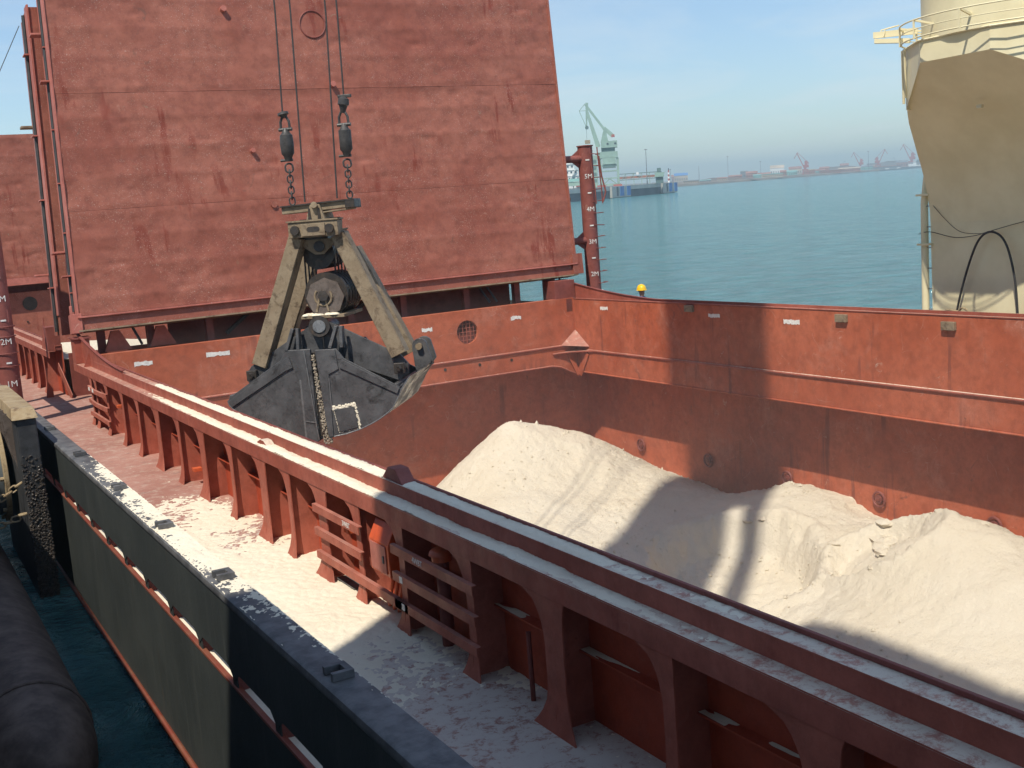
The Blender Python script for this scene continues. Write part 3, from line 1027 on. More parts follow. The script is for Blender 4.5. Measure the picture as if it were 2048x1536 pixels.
# next hold: side walls and floor, far end coaming with round opening
P(MB().box((3.5, 33.6, -3.0), (19.4, 62, -2.9)), "hold_floor", M_HOLD)
P(MB().box((18.3, 33.85, -2.9), (18.32, 62, 1.42)), "far_hatch_coaming", M_HOLD)
P(MB().box((4.6, 50.4, -2.9), (18.3, 50.42, 2.45)), "end_coaming", M_COVER)
P(MB().cyl((5.88, 50.4, 1.97), (5.88, 50.37, 1.97), 0.28, 24), "vent_opening", M_GREASE)
P(MB().cyl((5.7, 50.4, 1.25), (5.7, 50.37, 1.25), 0.04, 10), "drain_hole", M_GREASE)
P(MB().box((4.5, 51.2, 2.4), (18.4, 51.25, 2.9)), "dark_beam", M_DARKRED)


# ladder posts with metre marks
def post(x, y, r_, ztop, rung_side, cage, first):
    po = P(MB().cyl((x, y, 0), (x, y, ztop), r_, 20), "ladder_post", M_POST, smooth=True)
    P(MB().cyl((x, y, ztop), (x, y, ztop + 0.03), r_ + 0.03, 20), "post_cap", M_POST, po)
    return po


PR = post(19.95, 30.24, 0.23, 5.92, 1, True, True)
z = 1.35
rr0 = None
k = 0
while z < 5.9:
    jit = random.uniform(-0.02, 0.02)
    m = MB()
    m.tube([(19.98, 30.02, z), (19.98, 29.88, z), (20.27, 29.92, z + jit), (20.25, 30.12, z + jit)], 0.014, 6)
    P(m, "rung", M_POST, PR, smooth=True)
    z += 0.36
    k += 1
for dx in (0.0, 0.27):
    P(MB().tube([(19.99 + dx, 29.86 + dx * 0.2, 4.15), (19.97 + dx, 29.84 + dx * 0.2, 4.6), (19.88 + dx, 29.84, 5.4), (19.86 + dx, 29.84, 5.86)], 0.018, 6), "cage_bar", M_POST, PR, smooth=True)
P(MB().tube([(20.24, 29.85, 4.2), (20.36, 29.85, 4.5), (20.24, 29.85, 5.0), (20.18, 29.85, 5.6)], 0.025, 6), "cage_bar", M_POST, PR, smooth=True)
for zz in (5.55, 3.05):
    br = MB()
    br.cyl((18.3, 30.24, zz), (19.85, 30.24, zz), 0.11, 14)
    P(br, "brace", M_POST, PR, smooth=True)
    P(MB().prism([(19.45, 30.24, zz - 0.1), (19.76, 30.24, zz - 0.1), (19.76, 30.24, zz - 0.32)], (0, 0.02, 0)), "brace_gusset", M_POST, PR)
    P(MB().prism([(19.45, 30.24, zz + 0.1), (19.76, 30.24, zz + 0.1), (19.76, 30.24, zz + 0.32)], (0, 0.02, 0)), "brace_gusset", M_POST, PR)
P(MB().cyl((18.3, 30.24, 0), (18.3, 30.24, 5.6), 0.2, 14), "inner_post", M_POST, PR, smooth=True)


def on_post(cx, cy, r_, bearing, z):
    """a mark on the round post facing a compass bearing (0 = -Y, positive towards -X)"""
    a = bearing
    nrm = V((-math.sin(a), -math.cos(a), 0))
    right = V((math.cos(a), -math.sin(a), 0))
    p = V((cx, cy, z)) + nrm * (r_ + 0.004)
    M = Matrix(((right.x, 0, nrm.x, p.x), (right.y, 0, nrm.y, p.y), (0, 1, 0, p.z), (0, 0, 0, 1)))
    return SHIP @ M


for zz, s_ in ((2.0, "2M"), (3.0, "3M"), (4.0, "4M"), (5.0, "5M")):
    lettering(s_, 0.20, on_post(19.95, 30.24, 0.23, 0.34, zz), M_WHITE, PR)
for zz in (2.5, 3.5, 4.5, 5.5):
    m = MB()
    F_ = on_post(19.95, 30.24, 0.232, 0.34, zz)
    m.box((-0.06, -0.02, 0.0), (0.06, 0.02, 0.004))
    m.build("paint_mark", M_WHITE, PR, F_)
PL = post(2.76, 29.4, 0.235, 5.9, 0, False, False)
for yy in (31.3, 33.1):
    P(MB().cyl((2.76, yy, 0), (2.76, yy, 4.2), 0.14, 14), "inner_post", M_POST, PL, smooth=True)
P(MB().box((2.62, 29.2, 2.45), (2.9, 33.3, 2.75)), "brace", M_POST, PL)
for zz, s_ in ((2.0, "2M"), (3.0, "3M"), (1.0, "1M")):
    lettering(s_, 0.20, on_post(2.76, 29.4, 0.235, -0.05, zz), M_WHITE, PL)
for zz in (1.5, 2.5, 3.5):
    MB().box((-0.06, -0.02, 0.0), (0.06, 0.02, 0.004)).build("paint_mark", M_WHITE, PL, on_post(2.76, 29.4, 0.237, -0.05, zz))
for zz in (1.42, 1.72, 2.12, 2.35):
    P(MB().tube([(2.76 + 0.26 * math.cos(a), 29.4 + 0.26 * math.sin(a), zz) for a in np.linspace(-math.pi * 0.95, 0.2, 12)], 0.012, 6), "rung", M_POST, PL, smooth=True)

# ------------------------------------------------------------------ control box in a bay
bx = thing("control_box", "orange red metal control box fixed between two ribs of the hatch coaming", "control box", (4.43, 10.85, 0.3))
m = MB().prism([(4.265, 11.06, 0.46), (4.265, 11.06, 0.80), (4.36, 11.06, 0.99), (4.55, 11.06, 0.99), (4.58, 11.06, 0.46)], (0, -0.50, 0))
P(m, "case", M_ORANGE, bx, bevel=0.008)
P(MB().box((4.252, 10.62, 0.49), (4.264, 11.02, 0.78)), "door", M_EDGE, bx, bevel=0.004)
P(MB().box((4.24, 10.66, 0.60), (4.251, 10.69, 0.67)), "handle", M_RAIL, bx)


# ------------------------------------------------------------------ hatch covers, folded upright
class Panel:
    def __init__(s, base, lean, shear):
        s.b = V(base)
        s.up = V((shear, lean, 1.0))
        s.back = V((0, 1, -lean)).normalized()

    def q(s, a, t, d=0.0):
        return s.b + V((a, 0, 0.003 * a)) + s.up * t + s.back * d


def cover_face(pn, w, t0, t1, parent, seed, name="plate"):
    nu, nv = int(w / 0.075), int((t1 - t0) / 0.06)
    A, T = np.meshgrid(np.linspace(0, w, nu + 1), np.linspace(t0, t1, nv + 1))
    dent = 0.017 * np.abs(np.sin(np.pi * T / 0.73)) ** 0.6 * (0.5 + 1.2 * (0.5 + fbm(A / 1.3, T / 0.9, 3, seed + 3)))
    dent = dent + 0.045 * fbm(A / 0.9, T / 0.55, 4, seed) + 0.012 * fbm(A / 0.22, T / 0.2, 3, seed + 5)
    rs = np.random.default_rng(seed)
    for _ in range(int(w * (t1 - t0) * 2.2)):              # dimples and buckles knocked in by the grab
        a_, t_, r1, r2, h_ = rs.uniform(0, w), rs.uniform(t0, t1), rs.uniform(0.07, 0.3), rs.uniform(0.05, 0.12), rs.uniform(-0.010, 0.028)
        dent = dent + h_ * np.exp(-((A - a_) / r1) ** 2 - ((T - t_ - 0.2 * (A - a_) * rs.uniform(-1, 1)) / r2) ** 2)
    edge = np.minimum(np.minimum((T - t0), (t1 - T)) / 0.12, 1.0)
    dent = dent * edge + 0.012 * (1 - edge)
    mb = MB()
    for i in range(nv + 1):
        for j in range(nu + 1):
            mb.v.append(tuple(pn.q(A[i, j], T[i, j], 0.0 + float(dent[i, j]))))
    for i in range(nv):
        for j in range(nu):
            k = i * (nu + 1) + j
            mb.f.append((k, k + 1, k + nu + 2, k + nu + 1))
    return P(mb, name, M_COVER, parent, smooth=True, recalc=False)


HC = thing("hatch_cover", "tall rust red steel hatch cover panel standing upright behind the grab", "hatch cover", (11.6, 29.7, 2.0), group="raised hatch cover panels")
pn = Panel((4.42, 29.3, 2.05), 0.135, 0.04)
seams = [0.36, 2.87, 5.71, 8.55, 10.5]
for i in range(4):
    cover_face(pn, 14.36, seams[i], seams[i + 1], HC, 11 + 7 * i)
for t_ in seams[1:4]:
    P(MB().tube([pn.q(a, t_, 0.012 + 0.002 * math.sin(a * 3)) for a in np.linspace(0, 14.36, 50)], 0.007, 6), "weld_seam", M_COVER, HC, smooth=True)
m = MB()
for a0, a1, t0, t1, d0, d1 in ((0, 14.36, 0.0, 0.30, 0.02, 0.05),):
    m.add([pn.q(a0, t0, d0), pn.q(a1, t0, d0), pn.q(a1, t1, d0), pn.q(a0, t1, d0), pn.q(a0, t0, d1), pn.q(a1, t0, d1), pn.q(a1, t1, d1), pn.q(a0, t1, d1)],
          [(3, 2, 1, 0), (4, 5, 6, 7), (0, 1, 5, 4), (1, 2, 6, 5), (2, 3, 7, 6), (3, 0, 4, 7)])
P(m, "bottom_plate", M_COVER, HC)


def slab(pn, a0, a1, t0, t1, d0, d1):
    return MB().add([pn.q(a0, t0, d0), pn.q(a1, t0, d0), pn.q(a1, t1, d0), pn.q(a0, t1, d0), pn.q(a0, t0, d1), pn.q(a1, t0, d1), pn.q(a1, t1, d1), pn.q(a0, t1, d1)],
                    [(3, 2, 1, 0), (4, 5, 6, 7), (0, 1, 5, 4), (1, 2, 6, 5), (2, 3, 7, 6), (3, 0, 4, 7)])


P(slab(pn, 0.0, 14.36, 0.30, 0.345, -0.07, 0.06), "flange", M_EDGE, HC, bevel=0.006)
P(slab(pn, 0.0, 14.36, -0.02, 0.015, -0.04, 0.60), "lower_flange", M_ARM, HC)
P(slab(pn, 0.05, 14.3, 0.05, 10.5, 0.10, 0.84), "core", M_DARKRED, HC)
P(slab(pn, 0.0, 0.045, 0.0, 10.5, -0.02, 0.30), "edge_beam", M_EDGE, HC, bevel=0.006)
P(slab(pn, -0.01, 0.045, 0.45, 10.5, 0.44, 0.85), "edge_beam", M_EDGE, HC, bevel=0.006)
P(MB().tube([pn.q(-0.01, t_, 0.37) for t_ in np.linspace(0.5, 10.5, 12)], 0.045, 8), "rubber_seal", M_RUBBER, HC, smooth=True)
P(slab(pn, 14.30, 14.36, 0.0, 10.5, -0.02, 0.85), "edge_beam", M_COVER, HC)
P(slab(pn, 14.2, 14.55, 0.02, 0.62, -0.05, 0.02), "corner_plate", M_COVER, HC)
P(slab(pn, -0.16, 0.10, -0.05, 0.42, -0.03, 0.30), "hinge_bracket", M_EDGE, HC, bevel=0.01)
P(slab(pn, -0.16, -0.10, 0.42, 0.62, -0.02, 0.05), "hinge_bracket", M_EDGE, HC, bevel=0.01)
for t_ in (1.35, 6.05, 9.0):
    P(slab(pn, -0.20, 0.02, t_, t_ + 0.03, 0.20, 0.50), "clip", M_EDGE, HC)
for t_ in (0.95, 2.4, 3.6, 4.9, 6.9, 8.1):
    P(slab(pn, -0.06, 0.0, t_, t_ + 0.025, 0.30, 0.42), "seal_clip", M_EDGE, HC)
P(slab(pn, -0.34, 0.0, 1.95, 2.0, 0.46, 0.72), "lug", M_EDGE, HC, bevel=0.01)
P(slab(pn, -0.28, 0.0, 7.25, 7.3, 0.46, 0.72), "lug", M_EDGE, HC, bevel=0.01)
for a, t_, r_, l_ in ((4.39, 7.78, 0.075, 0.12), (4.77, 4.12, 0.06, 0.10), (7.18, 5.80, 0.075, 0.10)):
    P(MB().tube([pn.q(a, t_, 0.03), pn.q(a, t_, -l_)], r_, 14), "pipe_stub", M_EDGE, HC, smooth=True)
P(MB().tube([pn.q(6.8 + 0.36 * math.cos(a), 7.42 + 0.36 * math.sin(a), -0.004) for a in np.linspace(0, 2 * math.pi, 40)[:-1]], 0.022, 6, closed=True), "weld_ring", M_DARKRED, HC, smooth=True)
P(MB().tube([pn.q(5.19, 2.70, 0.03), pn.q(5.19, 2.70, -0.03)], 0.085, 16), "plug", M_COVER, HC, smooth=True)
P(MB().tube([pn.q(14.36, 2.28, 0.2), pn.q(14.5, 2.28, 0.2)], 0.05, 10), "pin", M_ARM, HC, smooth=True)

HC2 = thing("hatch_cover", "second rust red hatch cover panel folded behind the front one, only its left edge shows", "hatch cover", (11.4, 31.5, 1.9), group="raised hatch cover panels")
p2 = Panel((4.20, 30.72, 1.9), 0.065, 0.035)
P(slab(p2, 0.03, 14.3, 0.0, 8.1, 0.03, 0.98), "core", M_COVER, HC2)
P(slab(p2, 0.0, 0.05, 0.5, 8.15, -0.02, 0.40), "edge_beam", M_EDGE, HC2, bevel=0.006)
P(slab(p2, -0.02, 0.05, 0.0, 7.95, 0.56, 1.02), "edge_beam", M_COVER, HC2, bevel=0.006)
P(MB().tube([p2.q(-0.02, t_, 0.48) for t_ in np.linspace(0.1, 8.0, 10)], 0.05, 8), "rubber_seal", M_RUBBER, HC2, smooth=True)
for t_ in (1.2, 3.4, 5.0, 7.0):
    P(slab(p2, -0.12, 0.02, t_, t_ + 0.03, 0.30, 0.62), "clip", M_EDGE, HC2)
P(slab(p2, -0.35, 0.0, 1.55, 1.6, 0.9, 1.15), "lug", M_EDGE, HC2, bevel=0.01)
P(slab(p2, -0.30, 0.0, 5.3, 5.36, 0.9, 1.15), "lug", M_ARM, HC2, bevel=0.01)

HC3 = thing("hatch_cover", "rust red hatch cover panel standing upright over the next hold at far left", "hatch cover", (11.4, 50.5, 2.7), group="raised hatch cover panels")
p3 = Panel((4.0, 50.0, 2.75), 0.05, 0.03)
cover_face(p3, 14.4, 0.3, 5.95, HC3, 77)
P(slab(p3, 0.02, 14.4, 0.0, 5.93, 0.09, 0.9), "core", M_DARKRED, HC3)
P(slab(p3, 0.0, 14.4, 0.0, 0.29, -0.06, 0.08), "flange", M_EDGE, HC3)

# ------------------------------------------------------------------ grab bucket
GA = R(39.0)
GP = V((6.50645, 18.01831, 2.05343))
GR = thing("clamshell_grab", "black clamshell grab with rusty tan arms hanging on chains over the hold", "grab", GP, rotz=-GA)
GF = MW[GR]


def g(u, v, d):
    return V((u, d, v))


def c(u, v, d):
    """a point measured in the front plane moved back to its own depth"""
    return V((u - 0.255 * (d + 0.825), d, v - 0.14 * (d + 0.825)))


def GB(mb, name, mat, parent=None, **kw):
    return mb.build(name, mat, parent or GR, GF, **kw)


DF, DB = -0.825, 0.825
left_out = [(0.05, 0.12), (-0.38, 0.12), (-0.46, -0.03), (-1.38, -0.58), (-1.43, -0.64), (-1.41, -0.72), (-1.34, -0.79), (-1.15, -0.94), (-0.95, -1.07),
            (-0.68, -1.185), (-0.38, -1.27), (-0.02, -1.40), (0.03, -1.37)]
right_out = [(0.12, 0.10), (0.47, 0.10), (0.58, -0.06), (1.40, -0.53), (1.46, -0.60), (1.42, -0.70), (1.30, -0.89), (1.20, -0.97), (1.08, -1.05),
             (0.92, -1.13), (0.75, -1.20), (0.5, -1.27), (0.24, -1.31), (0.20, -1.28)]
for nm, out, curve in (("left", left_out, left_out[4:12]), ("right", right_out, [(1.62, -0.40), (1.46, -0.62)] + right_out[5:13])):
    m = MB()
    m.prism([g(u, v, DF) for u, v in out], (0, 0.035, 0))
    m.prism([g(u, v, DB) for u, v in out], (0, -0.035, 0))
    n_ = len(curve)
    rings_o = [[g(u, v, DF + 0.002), g(u, v, DB - 0.002)] for u, v in curve]
    cen = V((sum(p[0] for p in out) / len(out), 0, sum(p[1] for p in out) / len(out)))
    vs, fs = [], []
    for u, v in curve:
        inn = (cen - V((u, 0, v))).normalized() * 0.035
        vs += [g(u, v, DF + 0.002), g(u, v, DB - 0.002), g(u + inn.x, v + inn.z, DF + 0.002), g(u + inn.x, v + inn.z, DB - 0.002)]
    for i in range(n_ - 1):
        k = 4 * i
        fs += [(k, k + 4, k + 5, k + 1), (k + 2, k + 3, k + 7, k + 6), (k, k + 2, k + 6, k + 4), (k + 1, k + 5, k + 7, k + 3)]
    fs += [(0, 1, 3, 2), (4 * n_ - 4, 4 * n_ - 2, 4 * n_ - 1, 4 * n_ - 3)]
    m.add(vs, fs)
    sh = GB(m, "shell", M_SHELL, bevel=0.006)
    s = -1 if nm == "left" else 1
    # stiffening strips proud of the front side plate
    if nm == "left":
        GB(MB().prism([g(0.045, 0.115, DF - 0.022), g(-0.30, 0.115, DF - 0.022), g(-0.25, -0.20, DF - 0.022), g(-0.20, -0.34, DF - 0.022), g(-0.17, -1.33, DF - 0.022), g(-0.02, -1.39, DF - 0.022), g(0.03, -1.36, DF - 0.022)], (0, 0.021, 0)), "stiffener_plate", M_SHELL, sh, bevel=0.004)
        GB(MB().prism([g(-0.32, 0.02, DF - 0.03), g(-0.27, -0.16, DF - 0.03), g(-0.40, -0.21, DF - 0.03), g(-1.36, -0.745, DF - 0.03), g(-1.41, -0.655, DF - 0.03)], (0, 0.029, 0)), "stiffener_bar", M_SHELL, sh, bevel=0.004)
        GB(MB().bar(g(-0.165, -0.36, DF - 0.012), g(-0.165, -1.31, DF - 0.012), 0.022, 0.03, (1, 0, 0)), "worn_edge", M_RUBBED, sh)
        GB(MB().bar(g(-0.14, -1.03, DF - 0.03), g(0.02, -1.06, DF - 0.03), 0.014, 0.014, (0, 1, 0)), "weld_bead", M_RUBBED, sh)
        GB(MB().bar(g(-0.05, 0.10, DF - 0.03), g(0.05, -1.34, DF - 0.03), 0.014, 0.02, (0, 1, 0)), "worn_edge", M_RUBBED, sh)
    else:
        GB(MB().prism([g(0.125, 0.095, DF - 0.022), g(0.45, 0.095, DF - 0.022), g(0.48, -0.22, DF - 0.022), g(0.31, -0.30, DF - 0.022), g(0.29, -1.295, DF - 0.022), g(0.235, -1.305, DF - 0.022), g(0.205, -1.28, DF - 0.022)], (0, 0.021, 0)), "stiffener_plate", M_SHELL, sh, bevel=0.004)
        GB(MB().prism([g(0.55, -0.07, DF - 0.03), g(0.50, -0.20, DF - 0.03), g(1.40, -0.66, DF - 0.03), g(1.44, -0.58, DF - 0.03)], (0, 0.029, 0)), "stiffener_bar", M_SHELL, sh, bevel=0.004)
        GB(MB().prism([g(0.34, -0.87, DF - 0.02), g(0.66, -0.83, DF - 0.02), g(0.71, -1.17, DF - 0.02), g(0.40, -1.23, DF - 0.02)], (0, 0.019, 0)), "patch_plate", M_SHELL, sh, bevel=0.004)
        pw = MB()
        for a_, b_, w_, dn in (((0.33, -0.845), (0.68, -0.80), 0.042, 70), ((0.69, -0.80), (0.735, -1.18), 0.026, 60), ((0.335, -0.87), (0.385, -1.22), 0.013, 40), ((0.40, -1.245), (0.72, -1.185), 0.012, 40)):
            for t_ in np.linspace(0, 1, dn):
                if random.random() < 0.12:
                    continue
                u = a_[0] + (b_[0] - a_[0]) * t_ + random.uniform(-1, 1) * w_ * 0.55
                v = a_[1] + (b_[1] - a_[1]) * t_ + random.uniform(-1, 1) * w_ * 0.55
                pw.dome(g(u, v, DF - 0.003), w_ * random.uniform(0.25, 0.75), 6, 2, 0.45, (random.uniform(-.3, .3), -1, random.uniform(-.3, .3)))
        GB(pw, "caked_powder", M_POWDER, sh, smooth=True, kind="stuff")
        GB(MB().bar(g(0.30, -0.36, DF - 0.012), g(0.30, -0.85, DF - 0.012), 0.02, 0.03, (1, 0, 0)), "worn_edge", M_RUBBED, sh)
        GB(MB().bar(g(1.42, -0.585, DF - 0.005), g(1.60, -0.40, DB), 0.05, 0.05), "lip_bar", M_SHELL, sh)
    # top lip beam across the shell
    e = out[3]
    GB(MB().tube([g(u, v, DF - 0.002) for u, v in curve], 0.010, 6), "worn_edge", M_RUBBED, sh, smooth=True)
    GB(MB().bar(g(e[0] - 0.02 * s, e[1] - 0.02, DF + 0.03), g(e[0] - 0.02 * s, e[1] - 0.02, DB - 0.03), 0.09, 0.09), "lip_beam", M_SHELL, sh, bevel=0.01)
    # hinge plates and lugs
    for d in (-0.62, 0.55):
        if nm == "left":
            pol = [(0.24, 0.60), (0.10, 0.52), (-1.00, -0.10), (-1.09, -0.22), (-1.08, -0.36), (-0.96, -0.42), (-0.40, -0.22), (0.24, 0.02)]
        else:
            pol = [(0.24, 0.60), (0.40, 0.52), (1.48, -0.05), (1.60, -0.20), (1.58, -0.36), (1.42, -0.46), (0.66, -0.16), (0.24, 0.02)]
        GB(MB().prism([c(u, v, d) + V((0, (0.0 if nm == "left" else 0.05), 0)) for u, v in pol], (0, 0.04, 0)), "hinge_plate", M_SHELL, sh, bevel=0.005)
    # upright brackets on the shell top
    u0 = -0.36 if nm == "left" else 0.36
    for du in (0.0, 0.20):
        GB(MB().bar(g(u0 + du * (1 if nm == "left" else 1), 0.11, DF + 0.05), g(u0 + 0.13 + du * 0.4, 0.45, DF + 0.08), 0.05, 0.12, (0, 1, 0)), "bracket", M_SHELL, sh, bevel=0.005)
    if nm == "right":
        for d in (0.30, 0.62):
            lug = [(1.44, -0.62), (1.40, -0.10)] + [(1.53 + 0.13 * math.cos(a), -0.06 + 0.13 * math.sin(a)) for a in np.linspace(math.pi * 0.9, 0, 8)] + [(1.72, -0.30)]
            GB(MB().prism([g(u, v, d) for u, v in lug], (0, 0.05, 0)), "lug", M_SHELL, sh, bevel=0.006)
        GB(MB().cyl(g(1.53, -0.06, 0.22), g(1.53, -0.06, 0.74), 0.055, 14), "lug_pin", M_ARM, sh, smooth=True)
    bu, bv = (-0.99, -0.25) if nm == "left" else (1.47, -0.26)
    GB(MB().box(c(bu, bv, -0.66) + V((-0.085, -0.05, -0.085)), c(bu, bv, -0.66) + V((0.085, 0.04, 0.085))), "bolt_plate", M_GREASE, sh, bevel=0.01)
    GB(MB().cyl(c(bu, bv, -0.72), c(bu, bv, -0.66) + V((0, -0.10, 0)), 0.045, 6), "bolt", M_GREASE, sh)

# cargo caught between the jaws
jl = MB()
for i in range(900):
    t_ = random.random() ** 0.8
    w_ = 0.012 + 0.055 * t_
    u = 0.065 + 0.115 * t_ + random.uniform(-1, 1) * w_
    v = 0.02 - 1.44 * t_
    r_ = random.uniform(0.006, 0.02)
    p = g(u, v, DF + random.uniform(0.0, 0.07))
    ax = V((random.uniform(-1, 1), -1, random.uniform(-1, 1)))
    jl.dome(p, r_, 6, 2, random.uniform(0.7, 1.1), ax)
GB(jl, "jammed_cargo", M_JAM, kind="stuff")
GB(MB().box(g(0.04, -1.30, DF + 0.05), g(0.19, 0.05, DB - 0.05)), "jaw_fill", M_GREASE)

# hinge pin, lower block
GB(MB().cyl(c(0.225, 0.47, -0.78), c(0.225, 0.47, -0.55), 0.165, 24), "hinge_pin", M_GREASE, smooth=True)
GB(MB().cyl(c(0.225, 0.47, -0.80), c(0.225, 0.47, -0.78), 0.10, 20), "pin_cap", M_RUBBED, smooth=True)
GB(MB().cyl(g(-0.02, 0.36, -0.5), g(-0.02, 0.36, 0.6), 0.12, 16), "hinge_shaft", M_GREASE, smooth=True)
pl = GB(MB().box(c(0.41, 0.70, -0.1) + V((-0.36, -0.5, -0.025)), c(0.41, 0.70, -0.1) + V((0.36, 0.5, 0.025))), "crosshead_plate", M_ARM, bevel=0.006)
pq = MB()
for i in range(60):
    u = random.uniform(-0.33, 0.25)
    pq.dome(c(0.41, 0.70, -0.1) + V((u, random.uniform(-0.48, -0.2), 0.024)), random.uniform(0.03, 0.07), 8, 3, 0.5)
GB(pq, "caked_powder", M_POWDER, pl, smooth=True, kind="stuff")
for s_ in (-0.1, 0.1):
    GB(MB().bar(c(0.30 + s_, 0.72, -0.5), c(0.31 + s_ * 0.3, 1.0, -0.5), 0.03, 0.10, (0, 1, 0)), "web", M_ARM)
GB(MB().cyl(c(0.35, 0.94, -0.52), c(0.35, 0.94, -0.5) + V((0, 0.06, 0)), 0.31, 8), "drum_flange", M_DRUM)
for k in range(6):
    d0 = -0.44 + 0.14 * k
    b_ = c(0.35, 0.95, -0.5)
    q_ = V((b_.x, d0, b_.z + 0.03))
    GB(MB().tube([q_ + V((0, 0, 0)), q_ + V((0, 0.03, 0)), q_ + V((0, 0.045, 0)), q_ + V((0, 0.06, 0)), q_ + V((0, 0.09, 0))], [0.36, 0.36, 0.29, 0.36, 0.36], 24), "sheave", M_GREASE, smooth=True)
GB(MB().cyl(c(0.32, 0.96, -0.58), c(0.32, 0.96, -0.5), 0.09, 6), "shaft_nut", M_GREASE)
GB(MB().tube([c(0.32 + 0.14 * math.cos(a), 0.95 + 0.14 * math.sin(a), -0.53) for a in np.linspace(math.pi * 0.75, math.pi * 2.2, 16)], 0.018, 6), "locking_ring", M_ARM, smooth=True)

# head: frames, covers, upper sheaves, equaliser beam
for nm, d0, d1 in (("f", -0.80, -0.55), ("r", 0.38, 0.62)):
    dd = -0.80 if nm == "f" else 0.38
    a_, b_ = (c(-0.12, 1.865, dd), c(0.69, 2.11, dd))
    hf = GB(MB().box((a_.x, d0, a_.z), (b_.x, d1, b_.z)), "head_frame", M_ARM, bevel=0.012)
    GB(MB().box((a_.x - 0.015, d0 - 0.02, b_.z), (b_.x + 0.015, d1 + 0.02, b_.z + 0.025)), "top_flange", M_ARM, hf)
    if nm == "f":
        sl = MB()
        n_ = 10
        out = [(0.10, 1.885), (0.49, 1.885), (0.49, 2.075), (0.10, 2.075)]
        GB(MB().box(c(0.10, 1.885, -0.80) + V((0, -0.03, 0)), c(0.49, 2.075, -0.80) + V((0, -0.001, 0))), "cover_plate", M_ARM, hf, bevel=0.006)
        sl.prism([c(0.30 + 0.065 * sx + 0.04 * math.cos(a), 1.985 + 0.04 * math.sin(a), -0.80) + V((0, -0.033, 0)) for sx, a0 in ((1, -math.pi / 2), (-1, math.pi / 2)) for a in np.linspace(a0, a0 + math.pi, n_)], (0, 0.004, 0))
        GB(sl, "slot", M_GREASE, hf)
        for uu in (0.0, 0.56):
            GB(MB().cyl(c(uu, 1.985, -0.80) + V((0, -0.05, 0)), c(uu, 1.985, -0.80) + V((0, 0.01, 0)), 0.072, 14), "arm_pin", M_GREASE, hf, smooth=True)
GB(MB().box((-0.16, -0.55, 1.74), (0.42, 0.38, 1.93)), "head_block", M_GREASE, bevel=0.01)
for k in range(5):
    d0 = -0.42 + 0.15 * k
    q_ = V((0.20, d0, 1.60))
    GB(MB().tube([q_, q_ + V((0, 0.03, 0)), q_ + V((0, 0.045, 0)), q_ + V((0, 0.06, 0)), q_ + V((0, 0.09, 0))], [0.26, 0.26, 0.21, 0.26, 0.26], 22), "sheave", M_GREASE, smooth=True)
GB(MB().prism([c(u, v, -0.56) for u, v in [(0.06, 1.86), (0.60, 1.86), (0.60, 1.78), (0.40, 1.62), (0.26, 1.62), (0.06, 1.76)]], (0, 0.03, 0)), "sheave_cheek", M_ARM, bevel=0.006)
GB(MB().cyl(c(0.34, 1.74, -0.62), c(0.34, 1.74, -0.55), 0.085, 14), "sheave_pin", M_GREASE, smooth=True)
GB(MB().cyl((0.40, -0.30, 1.42), (0.40, -0.30, 1.72), 0.05, 12), "guide_pipe", M_ARM, smooth=True)
# bracket under the equaliser beam
bk = MB().prism([c(u, v, -0.45) for u, v in [(0.14, 2.12), (0.49, 2.12), (0.44, 2.28), (0.40, 2.42), (0.24, 2.42), (0.19, 2.28)]], (0, 0.5, 0))
bko = GB(bk, "beam_bracket", M_ARM, bevel=0.01)
for uu in (0.22, 0.38):
    GB(MB().prism([c(uu - 0.03, 2.13, -0.47), c(uu + 0.03, 2.13, -0.47), c(uu + 0.012, 2.36, -0.47), c(uu - 0.012, 2.36, -0.47)], (0, 0.02, 0)), "groove", M_GREASE, bko)
GB(MB().cyl(c(0.315, 2.405, -0.52), c(0.315, 2.405, -0.40), 0.05, 14), "beam_pin", M_ARM, bko, smooth=True)
bl, br_ = c(-0.20, 2.385, -0.25), c(1.00, 2.42, -0.25)
bm_ = MB()
bm_.bar(bl, br_, 0.30, 0.11)
bm = GB(bm_, "equaliser_beam", M_ARM, bevel=0.01)
GB(MB().bar(bl + V((-0.01, 0, 0.065)), br_ + V((0.01, 0, 0.065)), 0.38, 0.022), "beam_flange", M_GREASE, bm)
GB(MB().bar(br_ + V((-0.14, 0, -0.005)), br_ + V((0.02, 0, 0)), 0.37, 0.13), "beam_end", M_GREASE, bm, bevel=0.01)
GB(MB().bar(bl + V((0.42, 0, -0.08)), br_ + V((-0.06, 0, -0.075)), 0.32, 0.02), "beam_flange", M_ARM, bm)
for uu in (0.12, 0.62):
    GB(MB().cyl(c(uu, 2.16, -0.2) + V((-0.09, 0, 0)), c(uu, 2.16, -0.2) + V((0.09, 0, 0)), 0.075, 12), "rope_guide", M_GREASE, smooth=True)


# arms
def arm(p_top, p_bot, d, s):
    top_, bot = c(*p_top, d), c(*p_bot, d)
    a = GB(MB().bar(top_, bot, 0.05, 0.215, (1, 0, 0.3), 0.05, 0.235), "arm", M_ARM, bevel=0.008)
    dv = (bot - top_).normalized()
    side = V((dv.z, 0, -dv.x))
    for off in (-1, 1):
        GB(MB().bar(top_ + side * (0.107 * off) + V((0, 0.12, 0)), bot + side * (0.117 * off) + V((0, 0.12, 0)), 0.24, 0.022, side), "arm_flange", M_ARM, a)
    for t_ in (0.33, 0.55, 0.77):
        p_ = top_.lerp(bot, t_)
        GB(MB().bar(p_ - side * 0.10 + V((0, 0.12, 0)), p_ + side * 0.10 + V((0, 0.12, 0)), 0.20, 0.018, dv), "stiffener", M_ARM, a)
    return a


